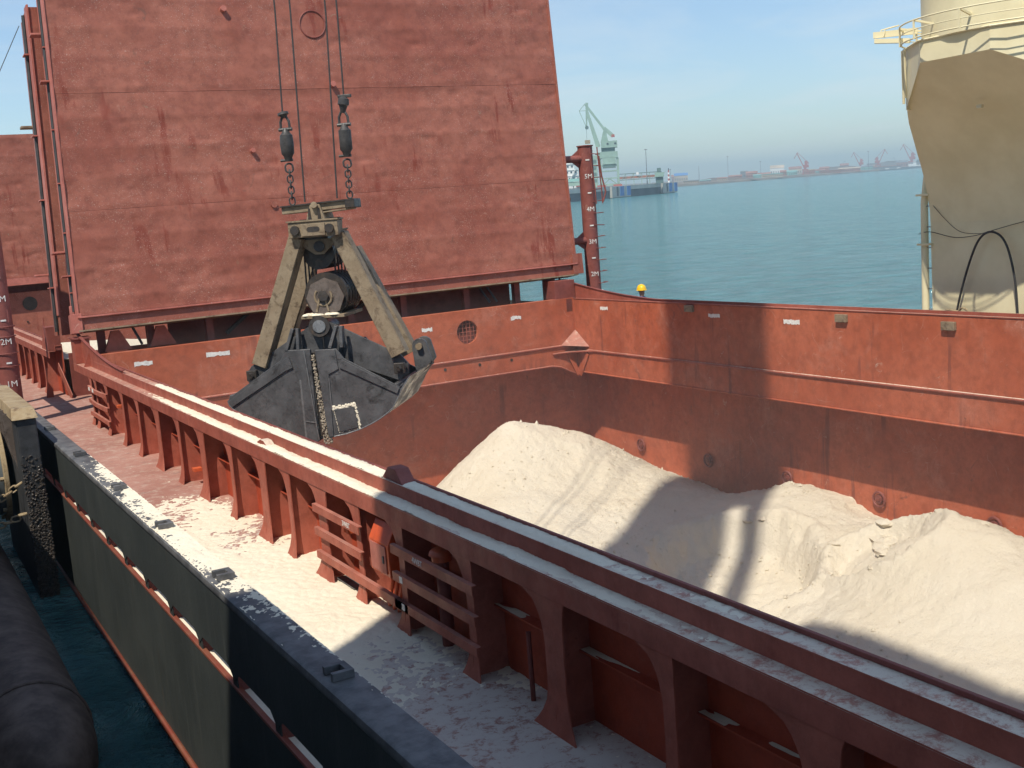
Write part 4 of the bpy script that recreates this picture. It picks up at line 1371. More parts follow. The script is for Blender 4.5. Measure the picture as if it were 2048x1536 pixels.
arm((-0.02, 1.90), (-0.86, -0.10), -0.66, 1)
arm((0.66, 1.90), (1.47, -0.05), -0.66, -1)
arm((0.12, 1.80), (-0.72, -0.05), 0.42, 1)
arm((0.80, 1.78), (1.62, -0.02), 0.42, -1)

# rope falls between the blocks
for k in range(4):
    d0 = -0.36 + 0.15 * k
    for uu in (-0.06, 0.44):
        GB(MB().cyl((uu + 0.005 * k, d0, 1.55), (uu - 0.02 + 0.01 * k, d0, 0.85), 0.014, 6), "rope_fall", M_ROPE, smooth=True)


# suspension: wire ropes, sockets, shackles, swivels and chains
def link_mesh(w, h, r_, turn):
    pts = []
    n_ = 16
    for k in range(n_):
        a = 2 * math.pi * k / n_
        x = w * math.cos(a)
        z = h * math.sin(a) + (h * 0.35 if math.sin(a) > 0 else -h * 0.35)
        pts.append(V((x * math.cos(turn), x * math.sin(turn), z)))
    return MB().tube(pts, r_, 6, closed=True)


def hang(u_bot, v_bot, u_sw, v_sw, u_so, v_so, v_sock_top, d, k):
    a, b = c(u_bot, v_bot, d), c(u_sw, v_sw, d)
    so = c(u_so, v_so, d)
    # chain links between the beam and the swivel
    zc0, zc1 = a.z + 0.03, b.z - 0.33
    n_ = 7
    step = (zc1 - zc0) / n_
    for i in range(n_):
        z = zc0 + step * (i + 0.5)
        t_ = (z - a.z) / (b.z - a.z)
        p = a.lerp(b, t_)
        big = i >= n_ - 1
        m = link_mesh(0.045 * (1.35 if big else 1), step * (0.52 if not big else 0.6), 0.013 * (1.25 if big else 1), (i % 2) * math.pi / 2 + 0.3)
        m.v = [tuple(V(q_) + V((p.x, p.y, z))) for q_ in m.v]
        GB(m, "chain_link", M_CHAIN, smooth=True)
    s0_, s1_ = b - V((0, 0, 0.19)), b + V((0, 0, 0.17))
    GB(MB().tube([s0_ + V((0, 0, -0.08)), s0_, s0_ + V((0, 0, 0.04)), b, s1_ - V((0, 0, 0.03)), s1_, s1_ + V((0, 0, 0.07))],
                 [0.05, 0.07, 0.10, 0.11 - 0.012 * k, 0.10, 0.07, 0.04], 16), "swivel", M_CHAIN, smooth=True)
    GB(MB().cyl(s0_ + V((-0.13, 0, -0.06)), s0_ + V((0.07, 0, -0.06)), 0.022, 8), "shackle_pin", M_CHAIN, smooth=True)
    # shackle
    sp = s1_ + V((0, 0, 0.10))
    ps = [sp + V((-0.075, 0, -0.05)), sp + V((-0.07, 0, 0.08)), sp + V((-0.03, 0, 0.16)), sp + V((0.03, 0, 0.16)), sp + V((0.07, 0, 0.08)), sp + V((0.075, 0, -0.05))]
    GB(MB().tube(ps, 0.022, 8), "shackle", M_CHAIN, smooth=True)
    GB(MB().cyl(sp + V((-0.11, 0, -0.04)), sp + V((0.11, 0, -0.04)), 0.028, 8), "shackle_pin", M_CHAIN, smooth=True)
    # wedge socket
    q0, q1 = sp + V((0, 0, 0.14)), so + V((0, 0, 0.06))
    mid = q0.lerp(q1, 0.45)
    GB(MB().tube([q0, mid, q0.lerp(q1, 0.5), q0.lerp(q1, 0.85), q1], [0.035, 0.07, 0.092, 0.085, 0.03], 12), "wedge_socket", M_CHAIN, smooth=True)
    return q1


DR = -0.25
qL = hang(-0.06, 2.46, -0.05, 3.43, -0.07, 3.88, 3.9, DR, 0)
qR = hang(0.90, 2.49, 0.92, 3.42, 0.96, 4.02, 4.0, DR, 1)
GB(MB().box(qR + V((-0.10, -0.02, -0.02)), qR + V((0.12, 0.03, 0.03))), "rope_clip", M_CHAIN, bevel=0.01)
for p0_, p1_ in ((qL, c(-0.02, 5.45, DR)), (qR, c(0.985, 5.35, DR)), (c(0.15, 2.50, DR), c(0.23, 5.43, DR)), (c(0.69, 2.52, DR), c(0.80, 5.37, DR))):
    dv = (p1_ - p0_) / (p1_.z - p0_.z)
    top_ = p0_ + dv * 3.0 + V((dv.x * 3, 0, 24))
    GB(MB().tube([p0_, p1_, top_], 0.014, 8), "wire_rope", M_ROPE, smooth=True)

# ------------------------------------------------------------------ cargo in the holds
CP = np.array([
    # crest (photographed silhouette), x, y, z
    (12.7, 26.3, -3.05), (13.6, 26.9, -2.4), (14.35, 27.3, -1.95), (15.0, 27.4, -1.66), (15.75, 27.0, -1.85), (16.4, 26.5, -2.07), (16.75, 26.4, -2.1),
    (17.2, 25.9, -2.43), (17.75, 25.0, -2.95), (18.25, 24.1, -3.25), (18.75, 22.9, -3.55), (18.7, 21.5, -3.22), (18.7, 20.5, -2.9),
    (18.7, 19.4, -2.92), (18.7, 18.5, -3.17), (18.7, 17.6, -3.24), (18.6, 16.6, -3.04), (18.0, 15.5, -2.62), (17.5, 14.7, -2.31),
    (17.5, 14.0, -2.37), (17.5, 13.1, -2.69), (17.3, 11.5, -2.9), (17.2, 8.0, -3.2), (17.0, 3.0, -3.4),
    # against the wall and behind the crest
    (19.3, 26.5, -3.6), (19.3, 24.0, -3.7), (19.3, 22.5, -3.75), (19.3, 20.0, -3.0), (19.3, 17.5, -3.35), (19.3, 14.5, -3.3), (19.3, 10, -3.7), (19.3, 4, -4),
    (14.5, 29.5, -3.2), (16.5, 29.5, -3.4), (12.8, 29.0, -3.7), (11.0, 29.5, -4.8), (18.5, 29.5, -3.8), (8.0, 29.5, -6.2),
    # the broad shelf and slopes facing the quay
    (11.2, 25.0, -3.7), (13.2, 24.4, -3.0), (15.2, 24.4, -2.95), (16.2, 22.5, -3.35), (16.6, 20.6, -3.45), (16.8, 18.8, -3.4), (16.2, 17.0, -3.75), (16.0, 15.4, -3.3),
    (15.6, 13.6, -3.3), (15.4, 11.4, -3.6), (14.2, 21.3, -3.5), (13.2, 20.5, -3.55), (14.4, 18.4, -4.1), (14.0, 16.0, -4.25), (13.5, 13.0, -4.1), (13.2, 10, -4.4), (10.5, 22.5, -4.3), (12.4, 22.6, -3.5),
    (11.0, 18.0, -4.9), (10.5, 13.0, -5.2), (10.0, 8.0, -5.6), (8.5, 26.0, -5.2), (7, 20, -5.9), (6.5, 12, -6.4), (6, 4, -6.8), (4, 28, -6.8), (4, 16, -7.0), (4, 4, -7.2), (12, 3, -5.6)])


def tps_fit(X, z, lam=0.02):
    n_ = len(X)
    D = np.linalg.norm(X[:, None] - X[None], axis=2)
    K = np.where(D > 0, D ** 2 * np.log(D + 1e-9), 0) + lam * np.eye(n_)
    Pm = np.hstack([np.ones((n_, 1)), X])
    A = np.block([[K, Pm], [Pm.T, np.zeros((3, 3))]])
    return np.linalg.solve(A, np.concatenate([z, np.zeros(3)]))


wts = tps_fit(CP[:, :2], CP[:, 2])


def tps(x, y):
    sh = x.shape
    x, y = x.ravel(), y.ravel()
    out_ = np.full(x.shape, wts[-3]) + wts[-2] * x + wts[-1] * y
    for i, (cx_, cy_, _) in enumerate(CP):
        D2 = (x - cx_) ** 2 + (y - cy_) ** 2
        out_ += wts[i] * 0.5 * D2 * np.log(D2 + 1e-12)
    return out_.reshape(sh)


def pile_z(x, y):
    z = tps(x, y)
    vis = sstep(9.5, 12.5, x)
    z = z + 0.26 * fbm(x / 1.6, y / 1.6, 4, 21) * vis
    z = z + 0.10 * fbm(x / 0.45, y / 0.45, 4, 31, 0.6)
    rough = sstep(0.05, 0.25, fbm(x / 2.2 + 3, y / 2.2, 3, 41))
    cl = fbm(x / 0.16, y / 0.16, 3, 51, 0.6)
    z = z + np.maximum(cl, 0.02) * 0.15 * (0.25 + rough) + 0.035 * fbm(x / 0.075, y / 0.075, 2, 61)
    # a bite taken by the grab, with a low scarp and rubble at its foot
    for bx_, by_, br, bd in ((15.6, 18.9, 1.5, 0.55), (16.9, 15.9, 0.9, 0.30)):
        rr_ = np.hypot(x - bx_, (y - by_) * 0.8) / br + 0.35 * fbm(x / 0.7, y / 0.7, 3, 91)
        z = z - bd * sstep(1.15, 0.75, rr_) + 0.10 * np.exp(-((rr_ - 1.2) / 0.12) ** 2)
        z = z + 0.22 * np.maximum(fbm(x / 0.11, y / 0.11, 3, 95, 0.6), 0) * np.exp(-((rr_ - 1.05) / 0.22) ** 2)
    # slide runs down the slopes
    z = z + 0.016 * fbm((y + 0.4 * x) / 0.22, x / 2.0, 3, 99)
    # slumped terraces: broken steps where the powder has caked
    st = np.floor(z * 2.2 + 1.2 * fbm(x / 0.8, y / 0.8, 3, 71)) / 2.2
    blocks = sstep(0.04, 0.16, fbm(x / 1.8 + 11, y / 1.8 + 5, 3, 81)) * sstep(15.0, 16.5, x)
    z = z * (1 - 0.14 * blocks) + (st + 0.2) * 0.14 * blocks
    return z


o = heightfield("cargo_heap", 9.0, 19.34, 2.0, 29.97, 0.055, pile_z, M_PILE)
tag(o, "large heap of pale cream bulk powder filling the open hold", "bulk cargo", kind="stuff")
o = heightfield("cargo_bottom", 3.6, 9.0, 2.0, 29.97, 0.25, pile_z, M_PILE)
tag(o, "low layer of pale bulk powder on the quay side of the hold", "bulk cargo", kind="stuff")


def pile2_z(x, y):
    return 1.28 - 0.10 * np.abs(y - 36.5) - 0.04 * (x - 4.7) ** 2 * 0.5 + 0.2 * fbm(x / 1.2, y / 1.2, 4, 5) - 2.2 * sstep(37.8, 41.0, y)


o = heightfield("cargo_heap", 4.63, 18.2, 33.9, 49.9, 0.2, pile2_z, M_PILE)
tag(o, "pale powder heap in the next hold seen under the raised covers", "bulk cargo", kind="stuff")

# clods broken out of the heap
CLOD_LABELS = ["largest clod of caked pale powder on the right part of the heap", "second largest clod lying just below the largest one", "clod on the uphill side of the largest clod",
               "clod downhill to the right of the largest clod", "lone clod high on the right hand hump of the heap", "small clod left of the largest clod"] + ["small crumb of caked powder at the foot of the middle bite"] * 4 + ["small clod under the middle hump by the far wall", "rightmost clod on the right hand hump"]
for ci, (x, y, s_) in enumerate(((17.55, 16.35, 0.30), (17.3, 16.2, 0.2), (17.75, 16.6, 0.16), (17.0, 15.9, 0.18), (17.9, 15.2, 0.15), (16.9, 17.2, 0.12), (17.2, 20.3, 0.10), (17.0, 20.0, 0.12), (17.35, 20.6, 0.09), (17.1, 19.6, 0.1), (18.0, 19.0, 0.1), (17.8, 14.3, 0.14))):
    z = float(pile_z(np.array([[x]]), np.array([[y]]))[0, 0])
    m = MB()
    n_ = 9
    rings = []
    for i in range(5):
        t_ = i / 4
        rr = s_ * (0.75 + 0.35 * math.sin(math.pi * t_)) * (1 if i < 4 else 0.55)
        rings.append([(x + rr * math.cos(2 * math.pi * k / n_) * random.uniform(0.75, 1.1), y + 1.3 * rr * math.sin(2 * math.pi * k / n_) * random.uniform(0.75, 1.1), z - 0.08 + s_ * 0.75 * t_ + random.uniform(-0.03, 0.03) * s_ * 4) for k in range(n_)])
    m.loft(rings)
    o = m.build("powder_clod", M_PILE)
    tag(o, CLOD_LABELS[ci], "clod", "clods on the cargo heap")


# spilled powder on deck and ledges
def deck_th(x, y):
    a = np.interp(y, [3, 6.5, 8.2, 9.6, 11, 13.5, 15.5, 18, 21, 24], [-0.03, -0.024, -0.016, 0.002, 0.020, 0.018, 0.004, -0.010, -0.022, -0.05])
    a = a + 0.012 * sstep(3.3, 2.7, x) * sstep(20, 15, y) + 0.008 * sstep(4.25, 4.6, x) * sstep(16, 10, y)
    a = a + 0.05 * fbm(x / 0.8, y / 1.1, 5, 7, 0.55) + 0.034 * fbm(x / 0.06, y / 0.07, 3, 17, 0.7)
    return 0.002 + np.clip(a, -0.03, 0.07)


o = heightfield("spilled_powder", 2.62, 4.59, 2.5, 23.0, 0.024, deck_th, M_POWDER, keep=lambda x, y, z: z > -0.004)
tag(o, "cream powder spilled over the side deck between rail and coaming", "powder", kind="stuff")


def ledge_th(z0, x0, x1, seed, prof_y, prof_a):
    def f(x, y):
        a = np.interp(y, prof_y, prof_a)
        e = np.minimum(x - x0, (x1 - x) * 1.4) / (x1 - x0)
        crown = 0.030 * np.minimum(e * 2.4, 0.8)
        nz = 0.040 * fbm(x / 0.25, y / 0.45, 4, seed, 0.6) + 0.022 * fbm(x / 0.04, y / 0.05, 3, seed + 40, 0.7)
        return z0 - 0.014 + 0.8 * a + crown + nz
    return f


o = heightfield("spilled_powder", 4.252, 4.42, 2.0, 24.0, 0.02, ledge_th(1.276, 4.235, 4.46, 91, [2, 3.6, 5.2, 6.5, 8, 10, 17, 20, 22.5, 24], [-0.05, -0.036, -0.02, -0.006, 0.004, 0.008, 0.01, -0.004, -0.03, -0.06]), M_POWDER, keep=lambda x, y, z: z > 1.268)
tag(o, "cream powder lying along the lower ledge of the hatch coaming", "powder", kind="stuff")
o = heightfield("spilled_powder", 4.437, 4.60, 2.0, 24.0, 0.02, ledge_th(1.414, 4.40, 4.66, 101, [2, 3.6, 5.2, 6.5, 9, 18, 21, 22.5, 24], [-0.07, -0.055, -0.03, -0.008, 0.012, 0.014, -0.006, -0.03, -0.06]), M_POWDER, keep=lambda x, y, z: z > 1.406)
tag(o, "cream powder lying along the upper ledge of the hatch coaming", "powder", kind="stuff")


def rail_th(x, y):
    a = np.interp(y, [3, 6, 7.5, 9, 11, 14, 16.5, 18.5, 20], [-0.02, -0.014, -0.010, -0.004, 0.004, 0.002, -0.003, -0.018, -0.04])
    e = np.minimum(x - 2.35, 0.25)
    return 1.001 + np.clip(a + 0.03 * (e - 0.11) + 0.016 * fbm(x / 0.12, y / 0.25, 4, 111, 0.65) + 0.022 * fbm(x / 0.03, y / 0.04, 3, 113, 0.7), -0.01, 0.012)


o = heightfield("spilled_powder", 2.345, 2.592, 3.0, 20.0, 0.018, rail_th, M_POWDER, keep=lambda x, y, z: z > 0.998)
tag(o, "patchy cream powder on the flat top of the bulwark rail", "powder", kind="stuff")


def slot_th(x, y):
    return 0.13 + 0.03 * fbm(x / 0.2, y / 0.5, 4, 121) * 2 - 0.05 * sstep(13, 18, y)


o = heightfield("spilled_powder", 2.38, 2.62, 1.0, 19.0, 0.03, lambda x, y: 0.11 + 0.09 * fbm(x / 0.2, y / 0.5, 5, 121) - 0.05 * sstep(15, 19, y) - 0.12 * sstep(2.5, 2.62, x), M_POWDER, keep=lambda x, y, z: z > -0.01)
tag(o, "cream powder gathered in the slot under the bulwark", "powder", kind="stuff")
o = heightfield("spilled_powder", 4.50, 4.588, 4.0, 12.0, 0.02, lambda x, y: 0.612 + 0.012 * fbm(x / 0.1, y / 0.3, 4, 131) * 2, M_POWDER, keep=lambda x, y, z: z > 0.612)
tag(o, "thin dust lying on the shelf inside the coaming bays", "powder", kind="stuff")


# loose lumps and crumbs rolled down the heap, uncountable: one object
lm = MB()
N_ = 5200
lx, ly = rng.uniform(11.5, 19.1, N_), rng.uniform(8.0, 28.5, N_)
dens = fbm(lx / 1.4, ly / 1.4, 4, 201) + 0.10 * rng.uniform(-1, 1, N_)
lz = pile_z(lx[None], ly[None])[0]
for i in range(N_):
    if dens[i] < -0.02:
        continue
    s_ = float(rng.uniform(0.008, 0.02) * (1 + 2.2 * rng.random() ** 5))
    c_ = V((lx[i], ly[i], lz[i] + s_ * 0.25))
    vs = []
    for d_ in ((1, 0, 0), (-1, 0, 0), (0, 1, 0), (0, -1, 0), (0, 0, 1), (0, 0, -1)):
        vs.append(c_ + V(d_) * s_ * float(rng.uniform(0.6, 1.3)) + V(rng.uniform(-0.3, 0.3, 3)) * s_)
    lm.add(vs, [(0, 2, 4), (2, 1, 4), (1, 3, 4), (3, 0, 4), (2, 0, 5), (1, 2, 5), (3, 1, 5), (0, 3, 5)])
o = lm.build("loose_lumps", M_PILE, recalc=False)
tag(o, "loose crumbs of pale cargo scattered over the heap", "cargo crumbs", kind="stuff")


# ------------------------------------------------------------------ deck crane on the far side deck
DC = thing("deck_crane", "cream painted deck crane pedestal with eight-sided top on the far side deck", "crane", (19.7, 15.0, 0.0))
dcx, dcy = 18.22, 13.60
low = [(16.70, 14.47, 6.105), (16.70, 13.03, 6.105), (17.50, 11.68, 5.39), (18.94, 11.68, 5.39), (19.94, 12.88, 5.39), (19.94, 14.32, 5.39), (18.94, 15.52, 5.39), (17.50, 15.52, 5.39)]
upz = 6.48
drum = MB()
drum.loft([[p for p in low], [(p[0], p[1], upz) for p in low]], cap=False)
P(drum, "drum", M_CREAM, DC, recalc=True)
# sloping underside running back and down to the flat pedestal front
bz = []
for t_ in np.linspace(0, 1, 15):
    m0, m1, m2, m3 = (1 - t_) ** 3, 3 * t_ * (1 - t_) ** 2, 3 * t_ ** 2 * (1 - t_), t_ ** 3
    bz.append((m0 * 16.70 + m1 * 17.95 + m2 * 18.98 + m3 * 19.03, m0 * 6.105 + m1 * 5.15 + m2 * 4.55 + m3 * 3.2))
slope_l = [(x, float(np.interp(x, [16.70, 17.5, 17.95, 18.45, 18.8, 19.03], [14.47, 15.52, 15.86, 16.14, 16.28, 16.33])), z) for x, z in bz]
slope_r = [(x, float(np.interp(x, [16.70, 17.5, 17.95, 18.45, 18.8, 19.03], [13.03, 11.68, 11.34, 11.06, 10.92, 10.87])), z) for x, z in bz]
sv2 = []
for a_, b_ in zip(slope_l, slope_r):
    sv2 += [a_, (a_[0], 13.6, a_[2]), b_]
P(MB().add(sv2, [f for i in range(14) for f in ((3 * i, 3 * i + 3, 3 * i + 4, 3 * i + 1), (3 * i + 1, 3 * i + 4, 3 * i + 5, 3 * i + 2))]), "curved_front_plate", M_CREAM, DC, recalc=False, smooth=True)
P(MB().add([(x, y, z) for x, y, z in slope_l[4:]] + [(x, y, max(z + 0.3, 5.45)) for x, y, z in slope_l[4:]], [(i, i + 1, i + 12, i + 11) for i in range(10)]), "flare_side", M_CREAM, DC, recalc=False)
P(MB().add([(19.03, 16.33, 3.2), (19.03, 10.87, 3.2), (19.03, 10.87, 0), (19.03, 16.33, 0), (20.45, 16.33, 5.4), (20.45, 10.87, 5.4), (20.45, 10.87, 0), (20.45, 16.33, 0)],
           [(0, 1, 2, 3), (7, 6, 5, 4), (0, 3, 7, 4), (1, 5, 6, 2), (0, 4, 5, 1)]), "pedestal", M_CREAM, DC)
P(MB().add([(p[0], p[1], upz) for p in low], [tuple(range(8))]), "drum_top", M_CREAM, DC)
P(MB().tube([(dcx + (p[0] - dcx) * 1.012, dcy + (p[1] - dcy) * 1.012, upz) for p in low], 0.02, 6, closed=True), "drum_rim", M_CREAM, DC)
P(MB().cyl((dcx + 0.05, dcy, upz), (dcx + 0.05, dcy, 12.0), 1.66, 48), "slewing_tower", M_CREAM, DC, smooth=True)
# round guard rails outside the drum
for zz, rr in ((6.80, 1.96), (6.50, 1.94), (6.64, 1.96)):
    P(MB().tube([(dcx + rr * math.cos(a), dcy + rr * 1.03 * math.sin(a), zz) for a in np.linspace(0, 2 * math.pi, 49)[:-1]], 0.014 if zz != 6.64 else 0.009, 6, closed=True), "guard_rail", M_CREAM, DC, smooth=True)
for k in range(12):
    a = 2 * math.pi * (k + 0.3) / 12
    c_, s_ = math.cos(a), math.sin(a)
    P(MB().bar((dcx + 1.96 * c_, dcy + 2.02 * s_, 6.48), (dcx + 1.96 * c_, dcy + 2.02 * s_, 6.81), 0.026, 0.026), "stanchion", M_CREAM, DC)
    P(MB().bar((dcx + 1.96 * c_, dcy + 2.02 * s_, 6.80), (dcx + 1.66 * c_ + 0.05, dcy + 1.66 * s_, 6.72), 0.035, 0.035), "rail_bracket", M_CREAM, DC)
P(MB().bar((17.05, 15.85, 6.80), (17.5, 15.2, 6.78), 0.06, 0.11), "lamp_arm", M_CREAM, DC)
P(MB().bar((17.05, 15.82, 6.69), (17.4, 15.3, 6.62), 0.12, 0.08), "lamp_arm", M_CREAM, DC)
for yy in (15.75, 15.65):
    P(MB().tube([(17.1, yy, 6.75), (17.15, yy, 6.88), (17.3, yy - 0.2, 6.92)], 0.012, 6), "lamp_guard", M_CREAM, DC)
# vertical pipe and ladder on the left of the pedestal
P(MB().cyl((19.0, 16.50, 0.0), (19.06, 16.50, 3.6), 0.075, 14), "vertical_pipe", M_CREAM, DC, smooth=True)
P(MB().tube([(19.06, 16.50, 3.6), (19.08, 16.44, 4.1), (19.1, 16.36, 4.3)], 0.075, 14), "vertical_pipe", M_CREAM, DC, smooth=True)
for zz in np.arange(0.6, 3.9, 0.42):
    P(MB().cyl((19.04, 16.46, zz), (19.04, 16.30, zz), 0.012, 6), "rung", M_STEELGREY, DC)
for zz in (3.75, 2.75):
    P(MB().box((18.92, 16.28, zz), (19.1, 16.60, zz + 0.04)), "pipe_clamp", M_CREAM, DC)
for d_ in (0.0, 0.10):
    P(MB().cyl((17.42 - d_ * 0.6, 15.50 - d_, 5.5 + d_), (17.30 - d_ * 0.6, 15.40 - d_, 6.45), 0.025, 8), "side_pipe", M_CREAM, DC, smooth=True)
P(MB().box((17.55, 13.9, 5.24), (17.62, 14.0, 5.30)), "small_plate", M_CREAM, DC)
# hose and rope hanging on the pedestal
hp = [(18.9, 15.73, 1.0), (18.92, 15.55, 1.75), (18.9, 15.28, 2.45), (18.88, 15.05, 2.85), (18.87, 14.80, 2.99), (18.87, 14.55, 2.9), (18.87, 14.38, 2.6), (18.87, 14.25, 2.0), (18.87, 14.2, 1.2)]


def smooth_path(pts, n_=6):
    out_ = []
    Pn = [V(p) for p in pts]
    for i in range(len(Pn) - 1):
        p0_, p1_, p2_, p3_ = Pn[max(i - 1, 0)], Pn[i], Pn[i + 1], Pn[min(i + 2, len(Pn) - 1)]
        for k in range(n_):
            t_ = k / n_
            out_.append(0.5 * ((2 * p1_) + (p2_ - p0_) * t_ + (2 * p0_ - 5 * p1_ + 4 * p2_ - p3_) * t_ ** 2 + (3 * p1_ - p0_ - 3 * p2_ + p3_) * t_ ** 3))
    out_.append(Pn[-1])
    return out_


o = MB().tube(smooth_path(hp), 0.022, 8).build("rubber_hose", M_RUBBER, smooth=True)
tag(o, "black rubber hose looped in an arch against the cream crane pedestal", "hose")
o = MB().tube(smooth_path([(19.0, 16.62, 2.98), (18.98, 16.3, 3.02), (18.95, 15.7, 2.90), (18.9, 15.2, 2.98 - 0.06), (18.87, 14.85, 2.99), (18.95, 14.4, 3.1), (18.98, 13.9, 3.2)]), 0.008, 6).build("rope_line", M_ROPE, smooth=True)
tag(o, "thin dark rope tied across the cream crane pedestal", "rope")
o = MB().tube(smooth_path([(19.0, 16.30, 3.62), (18.97, 15.9, 3.25), (18.93, 15.5, 3.0), (18.88, 14.95, 2.96)]), 0.006, 6).build("rope_line", M_ROPE, smooth=True)
tag(o, "thinner rope slanting down to the hose arch on the pedestal", "rope")
o = MB().tube(smooth_path([(18.6, 15.7, 1.44), (18.55, 15.55, 1.50), (18.6, 15.35, 1.48), (18.55, 15.2, 1.55), (18.6, 15.1, 1.46), (18.5, 15.3, 1.45), (18.5, 15.6, 1.45)]), 0.02, 6).build("rope_bundle", M_FENDRUST, smooth=True)
tag(o, "small coil of rope on the far coaming below the crane", "rope")

# ------------------------------------------------------------------ person behind the far coaming
PB = V((19.25, 26.75, 0.0))
PE = thing("person", "person in a yellow hard hat standing behind the far hatch coaming", "person", PB)
sk_v = [(0, 0, 0.92), (0, 0, 1.10), (0, 0, 1.28), (0, 0, 1.40), (0, 0, 1.47), (0.09, 0, 0.86), (0.10, 0.01, 0.48), (0.10, 0.03, 0.09), (0.10, -0.10, 0.04),
        (-0.09, 0, 0.86), (-0.10, 0.01, 0.48), (-0.10, 0.03, 0.09), (-0.10, -0.10, 0.04),
        (0.17, 0, 1.35), (0.22, 0.02, 1.09), (0.22, -0.06, 0.86), (0.22, -0.09, 0.78), (-0.17, 0, 1.35), (-0.22, 0.02, 1.09), (-0.22, -0.06, 0.86), (-0.22, -0.09, 0.78)]
sk_e = [(0, 1), (1, 2), (2, 3), (3, 4), (0, 5), (5, 6), (6, 7), (7, 8), (0, 9), (9, 10), (10, 11), (11, 12), (3, 13), (13, 14), (14, 15), (15, 16), (3, 17), (17, 18), (18, 19), (19, 20)]
sk_r = [.14, .13, .14, .10, .055, .09, .065, .045, .04, .09, .065, .045, .04, .06, .045, .036, .035, .06, .045, .036, .035]
me = bpy.data.meshes.new("body")
me.from_pydata(sk_v, sk_e, [])
body = bpy.data.objects.new("body", me)
COL.objects.link(body)
sm = body.modifiers.new("skin", 'SKIN')
for i, r_ in enumerate(sk_r):
    me.skin_vertices[0].data[i].radius = (r_, r_ * 0.8)
me.skin_vertices[0].data[0].use_root = True
body.modifiers.new("sub", 'SUBSURF').levels = 1
body.modifiers["sub"].render_levels = 1
me.materials.append(M_COVERALL)
body.parent = PE
MW[body] = MW[PE]
hd = MB()
hd.loft([[(x * math.cos(a), -0.01 + y * math.sin(a), z) for a in np.linspace(0, 2 * math.pi, 15)[:-1]] for x, y, z in
         ((.05, .055, 1.44), (.06, .075, 1.48), (.07, .09, 1.54), (.075, .095, 1.60), (.07, .09, 1.66), (.04, .05, 1.70))])
hd.dome((0, -0.105, 1.55), 0.014, 8, 3, 1.6, (0, -1, 0))
HEAD = hd.build("head", M_SKIN, PE, MW[PE], smooth=True)
for s_ in (-1, 1):
    MB().dome((s_ * 0.03, -0.095, 1.595), 0.011, 8, 3, 0.6, (0, -1, 0)).build("eye", M_BLACK, HEAD, MW[PE], smooth=True)
    MB().dome((s_ * 0.073, 0.0, 1.575), 0.025, 8, 3, 0.5, (s_, 0, 0)).build("ear", M_SKIN, HEAD, MW[PE], smooth=True)
MB().box((-0.025, -0.098, 1.508), (0.025, -0.088, 1.516)).build("mouth", M_BRICK, HEAD, MW[PE])
MB().loft([[(x * math.cos(a), 0.01 + y * math.sin(a), z) for a in np.linspace(0, 2 * math.pi, 15)[:-1]] for x, y, z in ((.075, .088, 1.555), (.08, .098, 1.61))], cap=False).build("hair", M_BLACK, HEAD, MW[PE])
hm = MB()
prof_ = [(0.165, 1.615), (0.168, 1.622), (0.142, 1.632), (0.140, 1.66), (0.128, 1.71), (0.10, 1.752), (0.055, 1.778), (0.01, 1.785)]
hm.loft([[(r_ * math.cos(a) * 0.92, (r_ * math.sin(a)) * (1.08 if math.sin(a) < 0 else 1.0), z) for a in np.linspace(0, 2 * math.pi, 25)[:-1]] for r_, z in prof_])
hm.bar((0, -0.13, 1.70), (0, 0.0, 1.788), 0.03, 0.012)
hm.bar((0, 0.0, 1.788), (0, 0.12, 1.71), 0.03, 0.012)
hm.build("hard_hat", M_YELLOW, PE, MW[PE], smooth=True)
for s_ in (-1, 1):
    for k, (dx, l_) in enumerate(((-0.03, .075), (-0.01, .085), (0.01, .08), (0.03, .065))):
        MB().tube([(s_ * 0.22 + dx, -0.09, 0.78), (s_ * 0.22 + dx, -0.10, 0.78 - l_ * 0.6), (s_ * 0.22 + dx, -0.085, 0.78 - l_)], 0.009, 6).build("finger", M_SKIN, PE, MW[PE], smooth=True)
    MB().tube([(s_ * 0.20, -0.12, 0.80), (s_ * 0.19, -0.145, 0.75), (s_ * 0.195, -0.14, 0.72)], 0.01, 6).build("thumb", M_SKIN, PE, MW[PE], smooth=True)
    MB().box((s_ * 0.10 - 0.05, -0.16, 0.0), (s_ * 0.10 + 0.05, 0.08, 0.09)).build("boot", M_BLACK, PE, MW[PE], bevel=0.02)

# ------------------------------------------------------------------ quay fenders
FD = thing("quay_fender", "quay fender with a black mussel-covered panel, rusty cream top and grey rubber cylinder", "fender", (1.6, 21, -2.0))
fp = MB().box((1.80, 19.25, -2.4), (2.10, 23.0, 1.46))
P(fp, "panel", M_RUBBER, FD, bevel=0.02)
mus = MB()
for i in range(1500):
    z = 0.9 - 2.9 * (random.random() ** 0.7)
    x = random.uniform(1.80, 2.10)
    mus.dome((x, 19.25, z), random.uniform(0.008, 0.026), 5, 2, random.uniform(0.5, 1.2), (random.uniform(-.4, .4), -1, random.uniform(-.4, .4)))
P(mus, "mussel_growth", M_GREASE, FD, kind="stuff")
P(MB().prism([(1.74, 19.2, 1.46), (2.13, 19.2, 1.46), (2.11, 19.45, 1.60), (1.78, 19.45, 1.62)], (0, 3.7, 0.02)), "panel_cap", M_FENDRUST, FD, bevel=0.01)
for k in range(6):
    y = 19.9 + 0.5 * k
    P(MB().prism([(1.70, y, 1.1), (1.80, y, 0.6), (1.80, y, 1.5), (1.68, y, 1.5)], (0, 0.04, 0)), "panel_rib", M_DRUM, FD)
P(MB().cyl((1.62, 21.3, 0.35), (1.70, 21.3, 0.35), 0.86, 32), "flange_disc", M_FENDRUST, FD, smooth=True, bevel=0.01)
